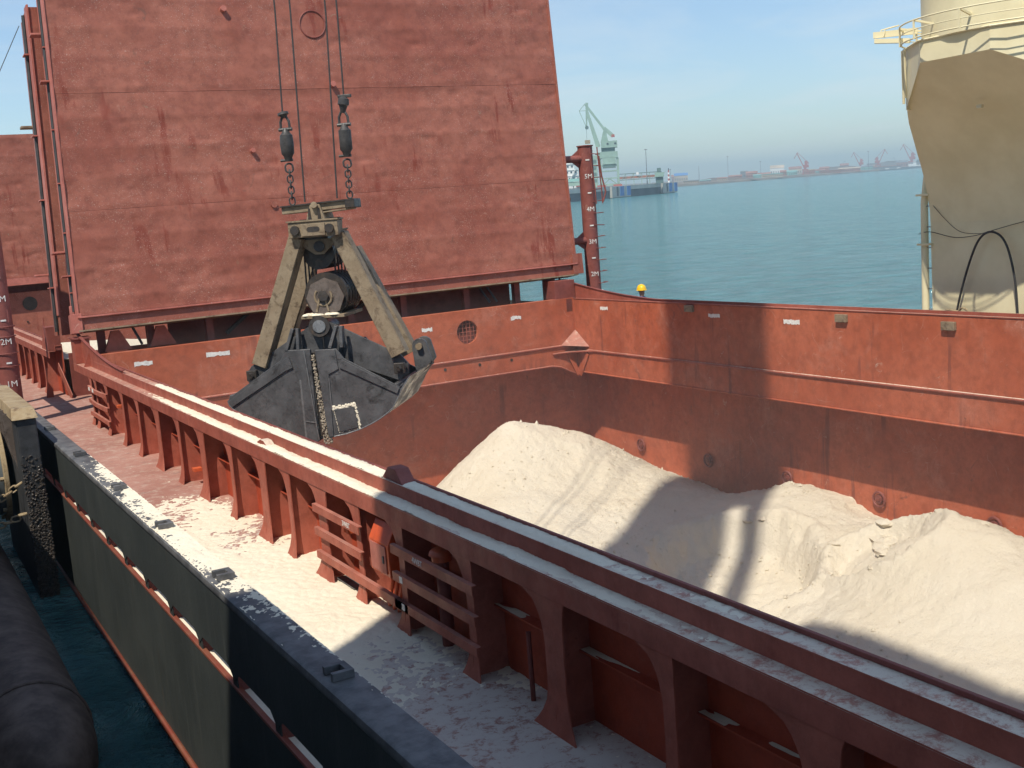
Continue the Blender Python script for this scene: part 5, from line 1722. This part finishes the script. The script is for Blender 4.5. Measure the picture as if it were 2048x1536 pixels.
P(MB().cyl((0.15, 21.3, 0.35), (1.62, 21.3, 0.35), 0.74, 32), "rubber_body", M_FENGREY, FD, smooth=True)
for a in np.linspace(0, 2 * math.pi, 9)[:-1]:
    P(MB().cyl((1.56, 21.3 + 0.80 * math.cos(a), 0.35 + 0.80 * math.sin(a)), (1.63, 21.3 + 0.80 * math.cos(a), 0.35 + 0.80 * math.sin(a)), 0.035, 8), "bolt", M_FENDRUST, FD)
for (A_, B_, sag) in (((1.80, 19.6, 0.42), (0.9, 19.8, -0.10), 0.05), ((1.80, 19.5, -0.05), (0.9, 19.7, -0.12), 0.14)):
    A_, B_ = V(A_), V(B_)
    L = (B_ - A_).length
    n_ = int(L / 0.105)
    for i in range(n_):
        t_ = (i + 0.5) / n_
        p_ = A_.lerp(B_, t_) - V((0, 0, sag * 4 * t_ * (1 - t_)))
        m = link_mesh(0.045, 0.052, 0.016, 0)
        rot = Matrix.Rotation((i % 2) * math.pi / 2, 3, (B_ - A_).normalized()) @ (B_ - A_).normalized().to_track_quat('Z', 'Y').to_matrix()
        m.v = [tuple(rot @ V(q_) + p_) for q_ in m.v]
        P(m, "chain_link", M_FENDRUST, FD, smooth=True)
FL = thing("floating_fender", "large dark brown rubber fender cylinder floating between quay and hull", "fender", (0.95, 17, -1.9))
prf = [(11.95, 0.05), (12.0, 0.22), (12.15, 0.40), (12.45, 0.53), (12.9, 0.595), (13.35, 0.615), (18, 0.62), (22.2, 0.6), (22.8, 0.42), (23.1, 0.1)]
n_ = 32
m = MB()
m.loft([[(0.98 + r_ * math.cos(2 * math.pi * k / n_), y, -1.32 + r_ * math.sin(2 * math.pi * k / n_)) for k in range(n_)] for y, r_ in prf])
P(m, "rubber_body", M_FENDER, FL, smooth=True)
P(MB().tube([(0.98 + 0.625 * math.cos(2 * math.pi * k / n_), 13.4, -1.32 + 0.625 * math.sin(2 * math.pi * k / n_)) for k in range(n_)], 0.02, 6, closed=True), "seam_ring", M_FENDER, FL, smooth=True)
P(MB().cyl((0.98, 11.75, -1.32), (0.98, 12.0, -1.32), 0.07, 12), "end_fitting", M_GREASE, FL, smooth=True)

# ------------------------------------------------------------------ quay crane beside the camera: unseen, outside the frame; galleries and columns added to shadow ship and cargo
QC = thing("quay_crane", "grey portal crane on the quay that carries the grab", "crane", (-6, 2, 2.35), WORLD)


def Q(mb, name):
    return mb.build(name, M_CRANEGREY, QC, SHIP)


def qx(y_far, x_far=18.3, X=-3.0):
    return y_far - (x_far - X) * 0.312 / 0.446


y1 = qx(23.5)
y0_ = qx(19.65)
for lx in (-9.0, -3.4):
    for ly in (-7.0, 4.9):
        Q(MB().box((lx - 0.35, ly - 0.35, 2.35), (lx + 0.35, ly + 0.35, 9.5)), "portal_leg")
Q(MB().box((-9.4, -8.5, 8.6), (-2.9, 3.6, 15.9)), "machinery_house")
Q(MB().box((-2.9, -8.5, 8.0), (-2.6, 5.5, 15.7)), "gallery")  # unseen plate added to shade the near deck and coaming
Q(MB().box((-3.3, -9.0, 24.6), (-3.0, 2.6, 28.9)), "upper_shadow_plate")  # unseen plate added; its top edge shades the heap's lower right
Q(MB().box((-3.3, -9.0, 28.9), (-3.0, -2.8, 35.6)), "high_shadow_plate")  # unseen plate added to keep sun off the heap beyond the frame
Q(MB().box((-4.0, -8.0, 15.9), (-3.6, -7.6, 24.6)), "added_tower_column")
Q(MB().box((-3.15, y1 - 2.8, 15.9), (-3.0, y1 - 0.02, 48)), "added_tower_column")  # unseen slab added to throw the wide dark band on wall and heap
Q(MB().box((-3.15, y0_, 15.9), (-3.0, y0_ + 0.55, 48)), "added_tower_column")  # second unseen slab, added for the narrow shadow beside the wide one
Q(MB().box((-3.14, y0_ + 0.3, 34.8), (-3.02, y1 - 0.2, 48)), "tower_shadow_panel")  # added sheet that joins both shadow bands on the far wall
GX, GY = (GF @ c(0.35, 30, DR)).x, (GF @ c(0.35, 30, DR)).y
Q(MB().bar((-3.6, 5.2, 46.0), (GX, GY + 0.4, 29.5), 0.5, 0.6), "jib")

# ------------------------------------------------------------------ harbour across the water
def deckpt(a, b, t_, z):
    return V((a.x + (b.x - a.x) * t_, a.y + (b.y - a.y) * t_, z))


pa, pb = V((267.9, 423.0, 0)), V((380.9, 493.0, 0))
pd = (pb - pa).normalized()
pn_ = V((-pd.y, pd.x, 0))
if pn_.dot(pa) < 0:
    pn_ = -pn_
A0 = pa - pd * 160
PIER = thing("pier", "long grey concrete pier with blue fender panels across the water", "pier", deckpt(A0, pb, 0.5, WATER_Z), WORLD)
PT = 3.6


def W(mb, name, mat, parent, **kw):
    return mb.build(name, mat, parent, WORLD, **kw)


def strip(a, b, off0, off1, z0, z1):
    q_ = [a + pn_ * off0, b + pn_ * off0, b + pn_ * off1, a + pn_ * off1]
    return MB().prism([(p.x, p.y, z0) for p in q_], (0, 0, z1 - z0))


W(strip(A0, pb, 0.5, 26, -4, PT - 1.9), "pier_body", M_PIERDARK, PIER)
W(strip(A0, pb, 0, 26.2, PT - 1.9, PT), "pier_deck", M_PIER, PIER)
L = (pb - A0).length
for d0, w_ in ((L - 26 - 60, 22), (L - 21, 20.5), (L - 26 - 150, 16)):
    a_, b_ = A0 + pd * d0, A0 + pd * (d0 + w_)
    bl_ = W(strip(a_, b_, -1.0, 0.4, -1.6, PT - 0.15), "fender_block", M_PIER, PIER)
    for k, (f0, f1) in enumerate(((0.42, 0.62), (0.80, 0.99))):
        W(strip(a_ + pd * w_ * f0, a_ + pd * w_ * f1, -1.25, -1.0, -1.0, PT - 0.2), "blue_panel", M_BLUE, PIER)
    W(strip(a_ + pd * w_ * 0.24, a_ + pd * w_ * 0.32, -1.2, -1.0, -1.0, PT - 0.3), "dark_fender", M_PIERDARK, PIER)


class Stage:
    """local metre grid standing across the line of sight at a far place"""
    def __init__(s, px, dist, z, turn=0.0):
        p_ = sight(px, 400, dist)
        s.o = V((p_.x, p_.y, z))
        d_ = V((p_.x, p_.y, 0)).normalized()
        s.back = Matrix.Rotation(turn, 3, 'Z') @ d_
        s.right = V((s.back.y, -s.back.x, 0))
        s.mpp = dist / 2300.0
        s.zs = 1.0

    def p(s, a, z, d=0.0):
        return s.o + s.right * a + s.back * d + V((0, 0, z * s.zs))

    def box(s, mb, a0, a1, z0, z1, d0=-2, d1=2):
        q_ = [s.p(a0, z0, d0), s.p(a1, z0, d0), s.p(a1, z0, d1), s.p(a0, z0, d1)]
        return mb.prism(q_, (0, 0, (z1 - z0) * s.zs))


# green portal crane on the pier
g_ = Stage(1221, 560, PT)
g_.zs = 0.875
GC = thing("portal_crane", "pale green portal crane with lowered jib standing on the pier", "crane", g_.p(0, 0, 12), WORLD)


def SB(st, name, mat, parent, *args):
    return W(st.box(MB(), *args), name, mat, parent)


for a in (-4.0, 4.4):
    for d in (8, 16):
        SB(g_, "portal_leg", M_CRANEGREEN, GC, a - 0.55, a + 0.55, 0, 15.5, d - 0.6, d + 0.6)
for d in (8, 16):
    for z0 in (4.2, 8.2, 11.3):
        SB(g_, "cross_beam", M_CRANEGREEN, GC, -4.0, 4.4, z0, z0 + 0.7, d - 0.4, d + 0.4)
    for s_ in (-1, 1):
        W(MB().bar(g_.p(0.2, 4.3, d), g_.p(0.2 + 3.6 * s_, 0.9, d), 0.5, 0.5), "diagonal", M_CRANEGREEN, GC)
SB(g_, "base_beam", M_CRANEGREEN, GC, -5.0, 5.4, 0.6, 1.6, 7.4, 8.6)
for a in (-3.6, 4.2):
    SB(g_, "bogie", M_CRANERED, GC, a - 2.4, a + 1.8, -0.1, 1.0, 7.2, 9)
SB(g_, "hopper", M_CRANEGREEN, GC, -3.0, 3.6, 12.2, 15.8, 7.0, 17)
SB(g_, "operator_room", M_CRANEDARK, GC, -3.0, 3.4, 10.2, 11.3, 7.2, 16)
SB(g_, "top_frame", M_CRANEGREEN, GC, -5.5, 4.6, 15.6, 19.0, 7.0, 17)
SB(g_, "side_tower", M_CRANEGREEN, GC, -8.0, -5.6, 0, 17.5, 8.5, 15)
for z0 in (3, 6.5, 10, 13.5):
    SB(g_, "tower_window", M_CRANEDARK, GC, -7.5, -6.1, z0, z0 + 1.6, 8.3, 8.49)
SB(g_, "slew_ring", M_CRANEDARK, GC, -3.2, 3.4, 19.0, 21.0, 8.5, 15.5)
SB(g_, "machine_house", M_CRANEGREEN, GC, -3.2, 4.6, 21.2, 24.8, 7.5, 16)
for a in (0.0, 3.7):
    SB(g_, "window", M_GLASS, GC, a - 0.45, a + 0.45, 22.8, 23.7, 7.35, 7.49)
W(MB().prism([g_.p(-3.2, 24.8, 11), g_.p(0.4, 24.8, 11), g_.p(-0.6, 31.5, 11), g_.p(-1.6, 31.5, 11)], g_.back * 2.5), "frame_tower", M_CRANEGREEN, GC)
W(MB().bar(g_.p(-4.6, 22.0, 12), g_.p(-9.3, 42.5, 12), 1.6, 2.3, (0, 0, 1), 1.0, 1.2), "jib", M_CRANEGREEN, GC)
W(MB().bar(g_.p(-1.2, 31.3, 12), g_.p(-9.8, 45.6, 12), 0.9, 1.1), "tie_beam", M_CRANEGREEN, GC)
W(MB().bar(g_.p(-1.4, 32.2, 12), g_.p(2.6, 27.6, 12), 1.0, 1.6, (0, 0, 1), 1.2, 1.9), "counterweight_arm", M_CRANEGREEN, GC)
SB(g_, "counterweight", M_CRANERED, GC, 2.0, 3.6, 26.9, 28.3, 11, 13.5)
W(MB().bar(g_.p(-9.0, 46.4, 12), g_.p(-9.7, 34.0, 12), 1.1, 1.3, (0, 0, 1), 0.5, 0.6), "fly_jib", M_CRANEGREEN, GC)
W(MB().bar(g_.p(-9.9, 46.0, 12), g_.p(-12.9, 42.2, 12), 0.3, 0.3), "stay", M_CRANEGREEN, GC)
W(MB().bar(g_.p(-12.9, 42.2, 12), g_.p(-9.7, 42.2, 12), 0.25, 0.25), "stay", M_CRANEGREEN, GC)
W(MB().bar(g_.p(-12.9, 42.2, 12), g_.p(-9.8, 33.2, 12), 0.3, 0.3), "stay", M_CRANEGREEN, GC)
W(MB().cyl(g_.p(-9.6, 33.0, 11.4), g_.p(-9.6, 33.0, 12.6), 0.9, 12), "jib_head", M_CRANEDARK, GC)
W(MB().cyl(g_.p(-9.9, 32.5, 12), g_.p(-9.9, 26.2, 12), 0.07, 5), "hoist_rope", M_CRANEDARK, GC)
SB(g_, "grab", M_FENDRUST, GC, -10.9, -8.3, 24.2, 26.2, 11, 13)

# conveyor gallery on the pier
cv = Stage(1280, 588, PT)
CV = thing("conveyor_gallery", "green lattice conveyor gallery running along the far pier", "conveyor", cv.p(0, 0, 8), WORLD)
for z0 in (2.6, 5.6):
    SB(cv, "chord", M_CRANEDARK, CV, -11, 11.5, z0, z0 + 0.35, 7, 9)
for k in range(12):
    a = -10.6 + 2 * k
    W(MB().bar(cv.p(a, 2.7, 7), cv.p(a + (1.9 if k % 2 else 0), 5.7, 7), 0.2, 0.2), "lattice_bar", M_CRANEGREEN, CV)
    if k % 2 == 0:
        SB(cv, "leg", M_CRANEGREEN, CV, a - 0.15, a + 0.15, 0, 2.7, 7, 9)
SB(cv, "belt", M_BRICK, CV, -11, 8, 3.3, 4.4, 7.3, 8.7)
SB(cv, "white_panel", M_SHIPWHITE, CV, -1.3, 0.0, 5.0, 6.2, 6.6, 6.9)
SB(cv, "drive_house", M_CRANEGREEN, CV, 8.0, 12.6, 3.2, 5.4, 6, 10)
SB(cv, "end_frame", M_CRANEDARK, CV, 8.4, 12.2, 0, 3.2, 7, 9)
SB(cv, "head_frame", M_CRANEDARK, CV, 9.2, 11.2, 5.4, 7.6, 7, 9)
# left conveyor roof, green
cl_ = Stage(1150, 520, PT)
CL = thing("conveyor_shed", "low green roofed conveyor line on the pier beside the white ship", "conveyor", cl_.p(0, 0, 8), WORLD)
SB(cl_, "roof", M_TEAL, CL, -18, 9, 3.3, 4.6, 5, 9)
SB(cl_, "wall", M_CRANEGREEN, CL, -18, 9, 1.4, 3.2, 5.3, 8.6)
for k in range(8):
    SB(cl_, "post", M_PIERDARK, CL, -17.5 + 3.4 * k, -17.1 + 3.4 * k, 0, 1.4, 5.5, 8.5)


def mast(px, dist, h, z, label, heads=True, lattice=False):
    st = Stage(px, dist, z)
    t = thing("light_mast", label, "mast", st.p(0, 0, 0), WORLD, "light masts")
    r_ = max(0.18, dist / 2300 * 0.45)
    if lattice:
        w_ = r_ * 1.6
        for s_ in (-1, 1):
            W(MB().bar(st.p(s_ * w_, 0), st.p(s_ * w_ * 0.5, h), r_ * 0.5, r_ * 0.5), "leg", M_STEELGREY, t)
        for k in range(8):
            zz = h * k / 8
            W(MB().bar(st.p(-w_, zz), st.p(w_, zz + h / 8), r_ * 0.4, r_ * 0.4), "brace", M_STEELGREY, t)
    else:
        W(MB().tube([st.p(0, 0), st.p(0, h)], [r_ * 1.3, r_ * 0.8], 8), "pole", M_STEELGREY, t)
    if heads:
        W(st.box(MB(), -r_ * 4.5, r_ * 4.5, h - r_ * 2, h, -r_, r_), "lamp_head", M_STEELGREY, t)
    return t


mast(1296, 600, 17.5, PT, "tall grey light mast on the pier left of the striped beacon")
mast(1343, 1150, 17, -1, "light mast on the far shore just right of the striped beacon")
mast(1400, 1500, 22, -1, "faint thin mast on the far shore right of the pier end", False)
mast(1458, 1350, 29, -1, "tall lattice mast on the far shore above the low land", True, True)
mast(1523, 1450, 22, -1, "shorter lattice mast beside the tan buildings on the far shore", True, True)
mast(1738, 1950, 32, -1, "pale mast between two red cranes on the far shore", True)
bc = Stage(1339.5, 610, PT)
BC = thing("beacon", "small red and white striped beacon at the end of the pier", "beacon", bc.p(0, 0, 3), WORLD)
for k in range(6):
    W(MB().tube([bc.p(0, 1.05 * k, 3), bc.p(0, 1.05 * (k + 1), 3)], [0.62 - 0.05 * k, 0.62 - 0.05 * (k + 1)], 14), "band", M_SHIPWHITE if k % 2 == 0 else M_CRANERED, BC, smooth=True)
W(MB().tube([bc.p(0, 6.3, 3), bc.p(0, 7.4, 3)], [0.25, 0.2], 10), "lantern", M_GLASS, BC, smooth=True)

# white ship behind the pier
ws = Stage(1144, 600, WATER_Z)
ws.zs = 1.28
WS = thing("white_ship", "white ship superstructure with stepped decks moored behind the pier", "ship", ws.p(0, 0, 25), WORLD)
SB(ws, "hull", M_PIERDARK, WS, -40, 9, 0, 4.5, 24, 42)
steps = [(-14, 8.2, 4.5, 7.2), (-13, 6.4, 7.2, 9.8), (-12, 4.2, 9.8, 12.2), (-11.5, 2.2, 12.2, 14.6), (-10.5, 0.0, 14.6, 16.8)]
for a0, a1, z0, z1 in steps:
    SB(ws, "deck_house", M_SHIPWHITE, WS, a0, a1, z0, z1, 26, 38)
    SB(ws, "deck_edge", M_SHIPWHITE, WS, a0 - 0.3, a1 + 0.6, z1 - 0.2, z1, 25.6, 38.4)
    for k in range(int((a1 - a0) / 2.2)):
        SB(ws, "window", M_GLASS, WS, a0 + 1 + 2.2 * k, a0 + 1.9 + 2.2 * k, z0 + 1.0, z0 + 1.7, 25.85, 25.99)
W(MB().bar(ws.p(3.0, 12.5, 25), ws.p(-1.0, 7.5, 25), 1.2, 0.3), "stair", M_SHIPWHITE, WS)
SB(ws, "mast", M_SHIPWHITE, WS, -3.2, -2.6, 16.8, 21.5, 31, 32)
SB(ws, "radar", M_SHIPWHITE, WS, -4.6, -1.2, 18.6, 19.0, 31, 32)
SB(ws, "lifeboat", M_CRANERED, WS, 2.6, 7.6, 5.0, 5.6, 25.0, 25.9)

# far shore: land, sheds, heaps, red cranes
sa, sb = V((600, 895, 0)), V((2600, 2006, 0))
sd = (sb - sa).normalized()
sn = V((-sd.y, sd.x, 0))
if sn.dot(sa) < 0:
    sn = -sn
n_ = 160
m = MB()
for i in range(n_ + 1):
    p_ = sa + sd * ((sb - sa).length * i / n_)
    for off, z in ((0, -2.4), (2, 0.2), (6, 0.9), (60, 2.0), (300, 3.5), (900, 5.0)):
        w_ = 4.0 * fbm(np.array([i * 0.21]), np.array([off * 0.01]), 3, 9)[0]
        q_ = p_ + sn * (off + w_)
        m.v.append((q_.x, q_.y, z + (0.8 * w_ * 0.3 if off > 5 else 0)))
for i in range(n_):
    for k in range(5):
        a = i * 6 + k
        m.f.append((a, a + 6, a + 7, a + 1))
o = m.build("far_shore", M_LAND, frame=WORLD, recalc=False)
for p_ in o.data.polygons:
    pass
o["kind"] = "structure"
o["label"] = "low brown far shore of the harbour"


def shore_dist(px, off=30.0):
    d = sight(px, 400, 1.0)
    b = V((d.x, d.y, 0)).normalized()
    # b*t = sa + sd*s + sn*off
    q_ = sa + sn * off
    den = b.x * sd.y - b.y * sd.x
    return (q_.x * sd.y - q_.y * sd.x) / den


def heap(px, w_px, h_px, mat, name, label, cat, off=40):
    dist = shore_dist(px, off)
    st = Stage(px, dist, -0.5)
    w_, h_ = w_px * st.mpp / 2, h_px * st.mpp
    m = MB()
    nn = 24
    rings = []
    for i in range(6):
        t_ = i / 5
        rings.append([])
        for k in range(nn):
            a = 2 * math.pi * k / nn
            rr = (1 - t_ * 0.85) * (1 + 0.15 * math.sin(3 * a + i))
            rings[-1].append(st.p(w_ * rr * math.cos(a), h_ * (t_ ** 0.8) * (0.85 + 0.15 * math.sin(2.3 * a)), 20 * rr * math.sin(a)))
    m.loft(rings)
    o = m.build(name, mat, frame=WORLD, smooth=False)
    tag(o, label, cat)
    return o


heap(1440, 150, 9, M_ORE, "ore_heap", "long low dark heap on the far shore beyond the pier end", "heap")
heap(1680, 210, 12, M_ORE, "ore_heap", "broad dark heap between the red cranes on the far shore", "heap", 120)
heap(1790, 140, 15, M_ORE, "ore_heap", "grey brown heap behind the small white ship on the far shore", "heap", 160)


def shed(px, w_px, h_px, wall, roof, label, off=25, name="shed", gable=True):
    dist = shore_dist(px, off)
    st = Stage(px, dist, 0.0)
    w_, h_ = w_px * st.mpp / 2, h_px * st.mpp
    t = thing(name, label, "building", st.p(0, 0, 0), WORLD)
    SB(st, "wall", wall, t, -w_, w_, 0, h_ * 0.75, -5, 8)
    if gable:
        W(MB().prism([st.p(-w_ * 1.03, h_ * 0.75, -5.5), st.p(-w_ * 1.03, h_ * 0.75, 8.5), st.p(-w_ * 1.03, h_, 1.5)], st.right * (w_ * 2.06)), "roof", roof, t)
    else:
        SB(st, "roof", roof, t, -w_ * 1.03, w_ * 1.03, h_ * 0.75, h_ * 0.9, -5.5, 8.5)
    nn = max(2, int(w_px / 4))
    for k in range(nn):
        a = -w_ + 2 * w_ * (k + 0.5) / nn
        SB(st, "window", M_GLASS, t, a - w_ / nn * 0.4, a + w_ / nn * 0.4, h_ * 0.28, h_ * 0.5, -5.15, -5.01)
    return t


shed(1364, 26, 20, M_TANWALL, M_BLUE, "shed with a blue roof just beyond the striped beacon", 260)
shed(1352, 14, 17, M_BRICK, M_BRICK, "reddish shed behind the striped beacon", 330)
shed(1472, 26, 10, M_BRICK, M_BRICK, "low red shed under the tall lattice mast", 70)
shed(1505, 22, 15, M_BRICK, M_BRICK, "brick red building left of the shorter lattice mast", 60)
shed(1530, 24, 11, M_TANWALL, M_BRICK, "tan shed under the shorter lattice mast", 20)
shed(1556, 26, 22, M_SHIPWHITE, M_TANWALL, "pale building with tan roof near the left red crane", 140)
shed(1548, 36, 9, M_TANWALL, M_TEAL, "low tan quay shed at the water left of the red crane", 8, gable=False)
shed(1580, 30, 11, M_TEAL, M_TEAL, "teal shed beside the left red crane", 45)
shed(1592, 24, 17, M_TANWALL, M_BRICK, "tan building behind the left red crane", 150)
shed(1637, 26, 9, M_TEAL, M_BRICK, "low teal roofed shed right of the left red crane", 60)
shed(1662, 40, 7, M_BRICK, M_BRICK, "long brick red shed on the far quay", 12, gable=False)
shed(1700, 40, 9, M_BRICK, M_TANWALL, "brick shed below the middle red crane", 14)
shed(1730, 30, 10, M_TEAL, M_STEELGREY, "grey roofed shed between two red cranes", 30)
shed(1775, 50, 7, M_STEELGREY, M_BRICK, "long grey quay shed near the right red crane", 12, gable=False)


for i, (px, w_, h_, wm, rm, off, lb) in enumerate((
        (1384, 30, 7, M_TANWALL, M_STEELGREY, 20, "low tan shed at the water just right of the pier end"),
        (1412, 22, 6, M_STEELGREY, M_TEAL, 25, "low grey shed at the foot of the faint thin mast"),
        (1446, 20, 8, M_TANWALL, M_BRICK, 30, "small tan shed just left of the tall lattice mast"),
        (1490, 14, 18, M_STEELGREY, M_STEELGREY, 90, "narrow tall grey block between the two lattice masts"),
        (1516, 16, 9, M_TEAL, M_TEAL, 12, "small teal shed left of the shorter lattice mast"),
        (1568, 12, 13, M_BRICK, M_BRICK, 16, "small brick red block right of the pale tan roofed building"),
        (1620, 22, 12, M_BRICK, M_TANWALL, 30, "brick shed at the foot of the leftmost red crane"),
        (1650, 18, 13, M_BRICK, M_BRICK, 80, "brick block behind the long brick quay shed"),
        (1690, 16, 16, M_STEELGREY, M_BRICK, 130, "grey block with red roof left of the middle red crane"),
        (1745, 18, 14, M_TANWALL, M_STEELGREY, 90, "tan block beside the pale mast between red cranes"),
        (1805, 20, 14, M_BRICK, M_STEELGREY, 100, "brick block left of the rightmost red crane"))):
    shed(px, w_, h_, wm, rm, lb, off, gable=(i % 3 != 0))


def red_crane(px, h_px, flip, label, mat=M_CRANERED, off=18):
    dist = shore_dist(px, off)
    st = Stage(px, dist, 0.0)
    s = st.mpp
    f = -1 if flip else 1
    t = thing("harbour_crane", label, "crane", st.p(0, 0, 0), WORLD, "red cranes on the far shore")
    H = h_px * s

    def B(a0, a1, z0, z1, d0, d1, nm):
        SB(st, nm, mat, t, min(f * a0, f * a1) * H, max(f * a0, f * a1) * H, z0 * H, z1 * H, d0 * H, d1 * H)

    for a in (-0.10, 0.10):
        for d in (-0.10, 0.10):
            B(a - 0.02, a + 0.02, 0, 0.24, d - 0.02, d + 0.02, "portal_leg")
    B(-0.13, 0.13, 0.22, 0.27, -0.13, 0.13, "portal_beam")
    B(-0.05, 0.05, 0.27, 0.33, -0.06, 0.06, "slew_column")
    B(-0.08, 0.15, 0.33, 0.45, -0.08, 0.08, "machine_house")
    B(-0.02, 0.10, 0.45, 0.62, -0.04, 0.04, "frame_tower")

    def bar_(a0, z0, a1, z1, w_, nm):
        W(MB().bar(st.p(f * a0 * H, z0 * H), st.p(f * a1 * H, z1 * H), w_ * H, w_ * H), nm, mat, t)

    bar_(-0.06, 0.36, -0.34, 0.98, 0.035, "jib")
    bar_(0.05, 0.62, -0.30, 0.99, 0.016, "tie_beam")
    bar_(-0.30, 1.0, -0.46, 0.74, 0.024, "fly_jib")
    bar_(0.05, 0.60, 0.15, 0.50, 0.05, "counterweight_arm")
    return t


red_crane(1612, 44, False, "leftmost red harbour crane on the far shore")
red_crane(1722, 36, False, "middle red harbour crane with its jib pointing left", off=60)
red_crane(1757, 38, True, "dark red harbour crane with its jib pointing right", off=40)
red_crane(1824, 44, False, "rightmost red harbour crane above the small white ship")
for px in (1684, 1795):
    red_crane(px, 20, px == 1684, "distant small crane behind the heaps, far shore at %s" % ("centre" if px == 1684 else "right"), M_STEELGREY, 400)

sv_ = Stage(1828, shore_dist(1828, -18), WATER_Z)
SV = thing("small_ship", "small white ship moored on the far shore below the right red crane", "ship", sv_.p(0, 0, 0), WORLD)
SB(sv_, "hull", M_PIERDARK, SV, -26, 26, 0, 4.0, -4, 4)
SB(sv_, "deck_house", M_SHIPWHITE, SV, -9, 5, 4.0, 8.5, -3.5, 3.5)
SB(sv_, "bridge", M_SHIPWHITE, SV, -1, 4, 8.5, 12.5, -3, 3)
SB(sv_, "bow_house", M_SHIPWHITE, SV, 5.2, 16, 4.0, 6.0, -3, 3)
for k in range(3):
    SB(sv_, "window", M_GLASS, SV, -0.5 + 1.5 * k, 0.4 + 1.5 * k, 10.4, 11.4, -3.15, -3.01)
for px, lb in ((1775, "left"), (1798, "right")):
    st = Stage(px, shore_dist(px, -14), WATER_Z)
    t = thing("moored_boat", "tiny dark boat with a white cabin moored along the far shore, %s of two" % lb, "boat", st.p(0, 0, 0), WORLD, "boats on the far shore")
    SB(st, "hull", M_PIERDARK, t, -12, 12, 0, 2.2, -3, 3)
    SB(st, "cabin", M_SHIPWHITE, t, -3, 3, 2.2, 4.0, -2, 2)
# trees behind, at the right end of the shore
for px, hh, tl in ((1848, 22, "middle of three dark trees"), (1856, 25, "tallest dark tree"), (1838, 17, "leftmost and smallest dark tree")):
    st = Stage(px, shore_dist(px, 130), 0.5)
    t = thing("far_tree", tl + " on the far shore beside the cream crane pedestal", "tree", st.p(0, 0, 0), WORLD, "far shore trees")
    W(MB().tube([st.p(0, 0), st.p(0.3, hh * 0.5)], [0.5, 0.25], 6), "trunk", M_ORE, t)
    m = MB()
    for k in range(260):
        v_ = V((random.gauss(0, 1), random.gauss(0, 1), random.gauss(0, 1)))
        v_.normalize()
        v_ *= random.random() ** 0.4
        q_ = st.p(v_.x * hh * 0.42, hh * 0.62 + v_.z * hh * 0.36, v_.y * hh * 0.4)
        a_ = V((random.uniform(-1, 1), random.uniform(-1, 1), random.uniform(-1, 1))) * 1.6
        b_ = V((random.uniform(-1, 1), random.uniform(-1, 1), random.uniform(-1, 1))) * 1.6
        m.add([q_, q_ + a_, q_ + a_ + b_, q_ + b_], [(0, 1, 2, 3)])
    W(m, "crown", M_FOLIAGE, t, recalc=False)

# red and white crane boom tip over the next hatch at far left
bt_ = thing("boom_tip", "red and white striped crane boom tip with stays above the far left hatch cover", "crane", (6.3, 80, 11.6))
b0_, b1_ = V((3.5, 80, 12.5)), V((8.15, 80, 12.65))
for k in range(6):
    a_, b_ = b0_.lerp(b1_, k / 6), b0_.lerp(b1_, (k + 1) / 6)
    P(MB().bar(a_, b_, 0.6, 0.85 - 0.10 * k, (0, 0, 1), 0.6, 0.85 - 0.10 * (k + 1)), "boom_band", M_CRANERED if k % 2 == 0 else M_SHIPWHITE, bt_)
P(MB().cyl((8.0, 80, 12.7), (11.2, 82, 18.5), 0.025, 6), "stay", M_ROPE, bt_)
P(MB().cyl((7.2, 80, 12.9), (5.2, 80, 22), 0.025, 6), "stay", M_ROPE, bt_)

# ------------------------------------------------------------------ haze over the harbour
hz_ = MB().box((-60, -60, WATER_Z - 1.5), (3600, 3600, 62))
o = hz_.build("haze", bpy.data.materials.new("harbour_haze"), frame=WORLD)
o["kind"] = "stuff"
o["label"] = "thin bluish haze over the harbour"
hm_ = o.data.materials[0]
hm_.use_nodes = True
hm_.node_tree.nodes.clear()
ho = hm_.node_tree.nodes.new("ShaderNodeOutputMaterial")
pv_ = hm_.node_tree.nodes.new("ShaderNodeVolumePrincipled")
pv_.inputs["Color"].default_value = (0.74, 0.95, 1.0, 1)
pv_.inputs["Density"].default_value = 0.00042
pv_.inputs["Anisotropy"].default_value = 0.2
hm_.node_tree.links.new(pv_.outputs[0], ho.inputs["Volume"])
scene.cycles.volume_max_steps = 64

# fine cargo dust hanging in and over the open hold
du_ = MB().box((4.7, 6.0, -3.4), (18.25, 28.8, 1.9))
o = du_.build("cargo_dust", bpy.data.materials.new("airborne_cargo_dust"))
o["kind"] = "stuff"
o["label"] = "thin veil of pale cargo dust hanging over the open hold"
dm_ = o.data.materials[0]
dm_.use_nodes = True
dm_.node_tree.nodes.clear()
do_ = dm_.node_tree.nodes.new("ShaderNodeOutputMaterial")
dv_ = dm_.node_tree.nodes.new("ShaderNodeVolumePrincipled")
dv_.inputs["Color"].default_value = (1.0, 0.92, 0.80, 1)
dv_.inputs["Density"].default_value = 0.0052
dv_.inputs["Anisotropy"].default_value = 0.0
dm_.node_tree.links.new(dv_.outputs[0], do_.inputs["Volume"])
